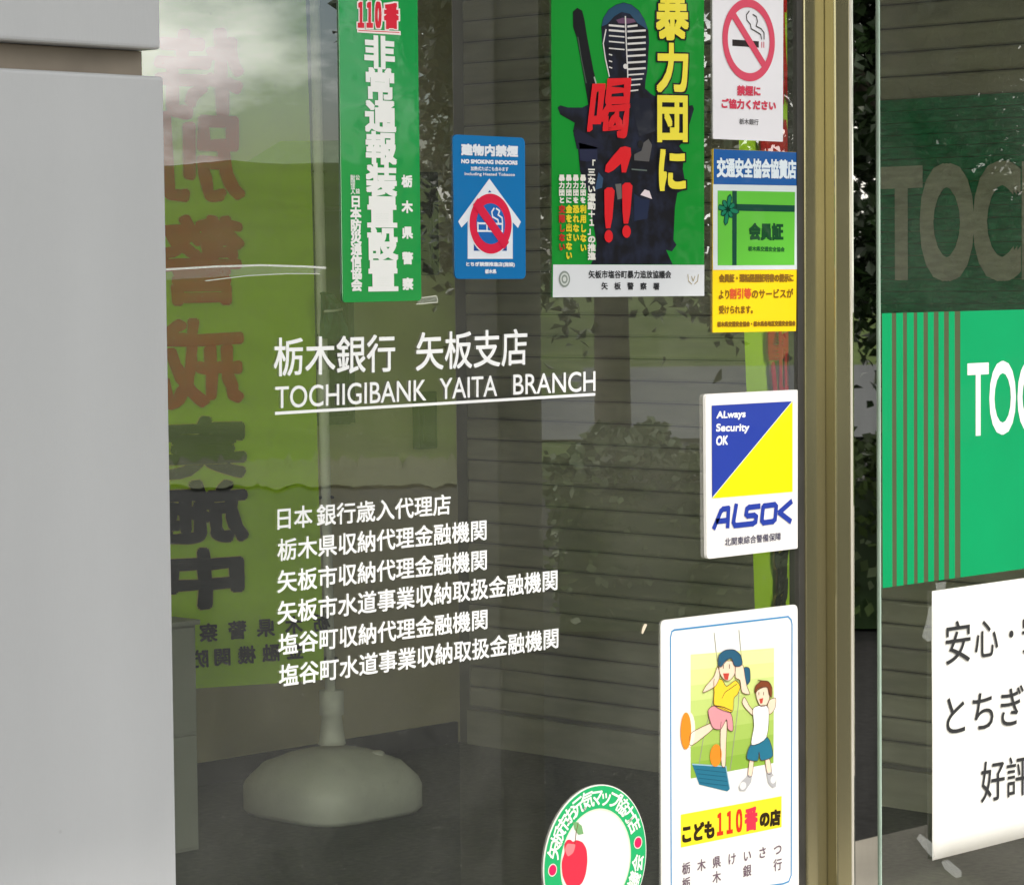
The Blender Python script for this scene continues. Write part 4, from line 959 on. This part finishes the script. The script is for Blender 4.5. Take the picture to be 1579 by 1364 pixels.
p.put('TOCHIGI BANK', lambda q: Vector((xa.x + (q[0] - x0_) * kx, zlo + (q[1] - y0_) * kz)), LET, .0014, 3); p.build('lettering', gd)

z6 = zoom(980, 880, 2.636)
NP = paper(240, 238, 232)
y_n = -0.0030
pc = [on_y(1437, 911, y_n), on_y(1437.5, 1326, y_n)]
t = thing('taped_notice', 'white paper notice with thin black characters taped to the door glass', 'notice', (pc[1].x + .21, y_n, pc[1].z)); o = Vector(t.location)
nx, nz = 16, 12; V, Fc = [], []
Hn = pc[0].z - pc[1].z
for i in range(nz + 1):
    for j in range(nx + 1):
        u, w_ = j / nx, i / nz
        bulge = .0006 * (math.sin(w_ * math.pi) ** 2) * math.exp(-u * 9) + .0003 * math.sin(u * 7 + w_ * 5)
        V.append(Vector((pc[1].x + .42 * u - .001 * math.sin(w_ * 3.1), y_n - max(0, bulge), pc[1].z + Hn * w_ + .006 * u * 0)) - o)
for i in range(nz):
    for j in range(nx): a = i * (nx + 1) + j; Fc.append((a, a + 1, a + nx + 2, a + nx + 1))
nt = mesh('sheet', V, Fc, NP, t, smooth=True); mo = nt.modifiers.new('solid', 'SOLIDIFY'); mo.thickness = .0004; mo.offset = -1
p = Print(t.location, y_n + .0001); NK = paper(34, 34, 36)
p.text('安', z6(1255, 382), z6(1356, 366), z6(1255, 208), NK, .0002); p.build('lettering', t); p.text('心', z6(1374, 356), z6(1468, 340), z6(1374, 206), NK, .0002); p.build('lettering', t); p.disc(z6(1522, 255), 3.2, 5.5, NK, 3); p.build('lettering', t); p.text('安', z6(1566, 336), z6(1660, 318), z6(1566, 176), NK, .0002)
p.build('lettering', t)
p.text('とちぎ', z6(1258, 668), z6(1572, 618), z6(1258, 505), NK, .0002); p.build('lettering', t)
p.text('好評', z6(1398, 942), z6(1596, 905), z6(1398, 775), NK, .0002); p.build('lettering', t)
for q in ([(1213, 48), (1256, 42), (1252, 72), (1216, 78)], [(1188, 142), (1200, 142), (1204, 280), (1180, 286), (1158, 266), (1176, 200)], [(1136, 1085), (1150, 1066), (1196, 1100), (1212, 1160), (1200, 1164), (1160, 1118)], [(1236, 1180), (1262, 1170), (1318, 1215), (1318, 1240), (1296, 1246), (1250, 1210)]):
    p.poly(zl(z6, q), TAPE, 4); p.build('tape', t)

# --- remains of clear tape and scraps on the pane
o = on_y(662, 466, YG)
t = thing('clear_tape_scrap', 'clear tape scrap sticking out below the tall green sticker', 'tape', o); p = Print(o, YG + .0006)
p.poly([(645, 461), (670, 456), (674, 460), (672, 466), (640, 469)], TAPE, 1); p.build('tape', t)
for c_, d_ in (((648, 459), (671, 456)), ((671, 456), (673, 466)), ((673, 466), (640, 469))): p.line([c_, d_], 1.3, ink(205, 205, 190), 2)
p.build('tape_edge', t)
o = on_y(380, 416, YG)
t = thing('clear_plastic_strip', 'thin clear plastic strip stuck across the pane in front of the lime banner', 'strip', o); p = Print(o, YG + .0006)
p.poly([(250, 413), (380, 409), (498, 410), (490, 420), (380, 424), (250, 432)], film_mat('thin_film', (.8, .8, .8, 1), .10), 1); p.build('film', t)
p.line([(250, 416), (330, 411), (400, 409), (470, 411), (500, 413)], 3.0, film_mat('film_glint', (.85, .85, .82, 1), .65), 2); p.line([(315, 433), (380, 425), (440, 422), (490, 422)], 1.6, film_mat('film_glint_thin', (.85, .85, .82, 1), .5), 2); p.line([(500, 413), (484, 420), (494, 425)], 1.6, TAPE, 2); p.build('film_edge_glint', t)  # pale lines paint the glint along the strip's edges
o = on_y(990, 968, YG)
t = thing('paper_scrap', 'tiny torn cream paper scrap left on the glass beside the safe-house sticker', 'scrap', o); p = Print(o, YG + .0006)
p.poly([(992, 961), (996, 962), (993, 969), (989, 977), (987, 975), (989, 966)], paper(220, 205, 180), 1); p.build('scrap', t)
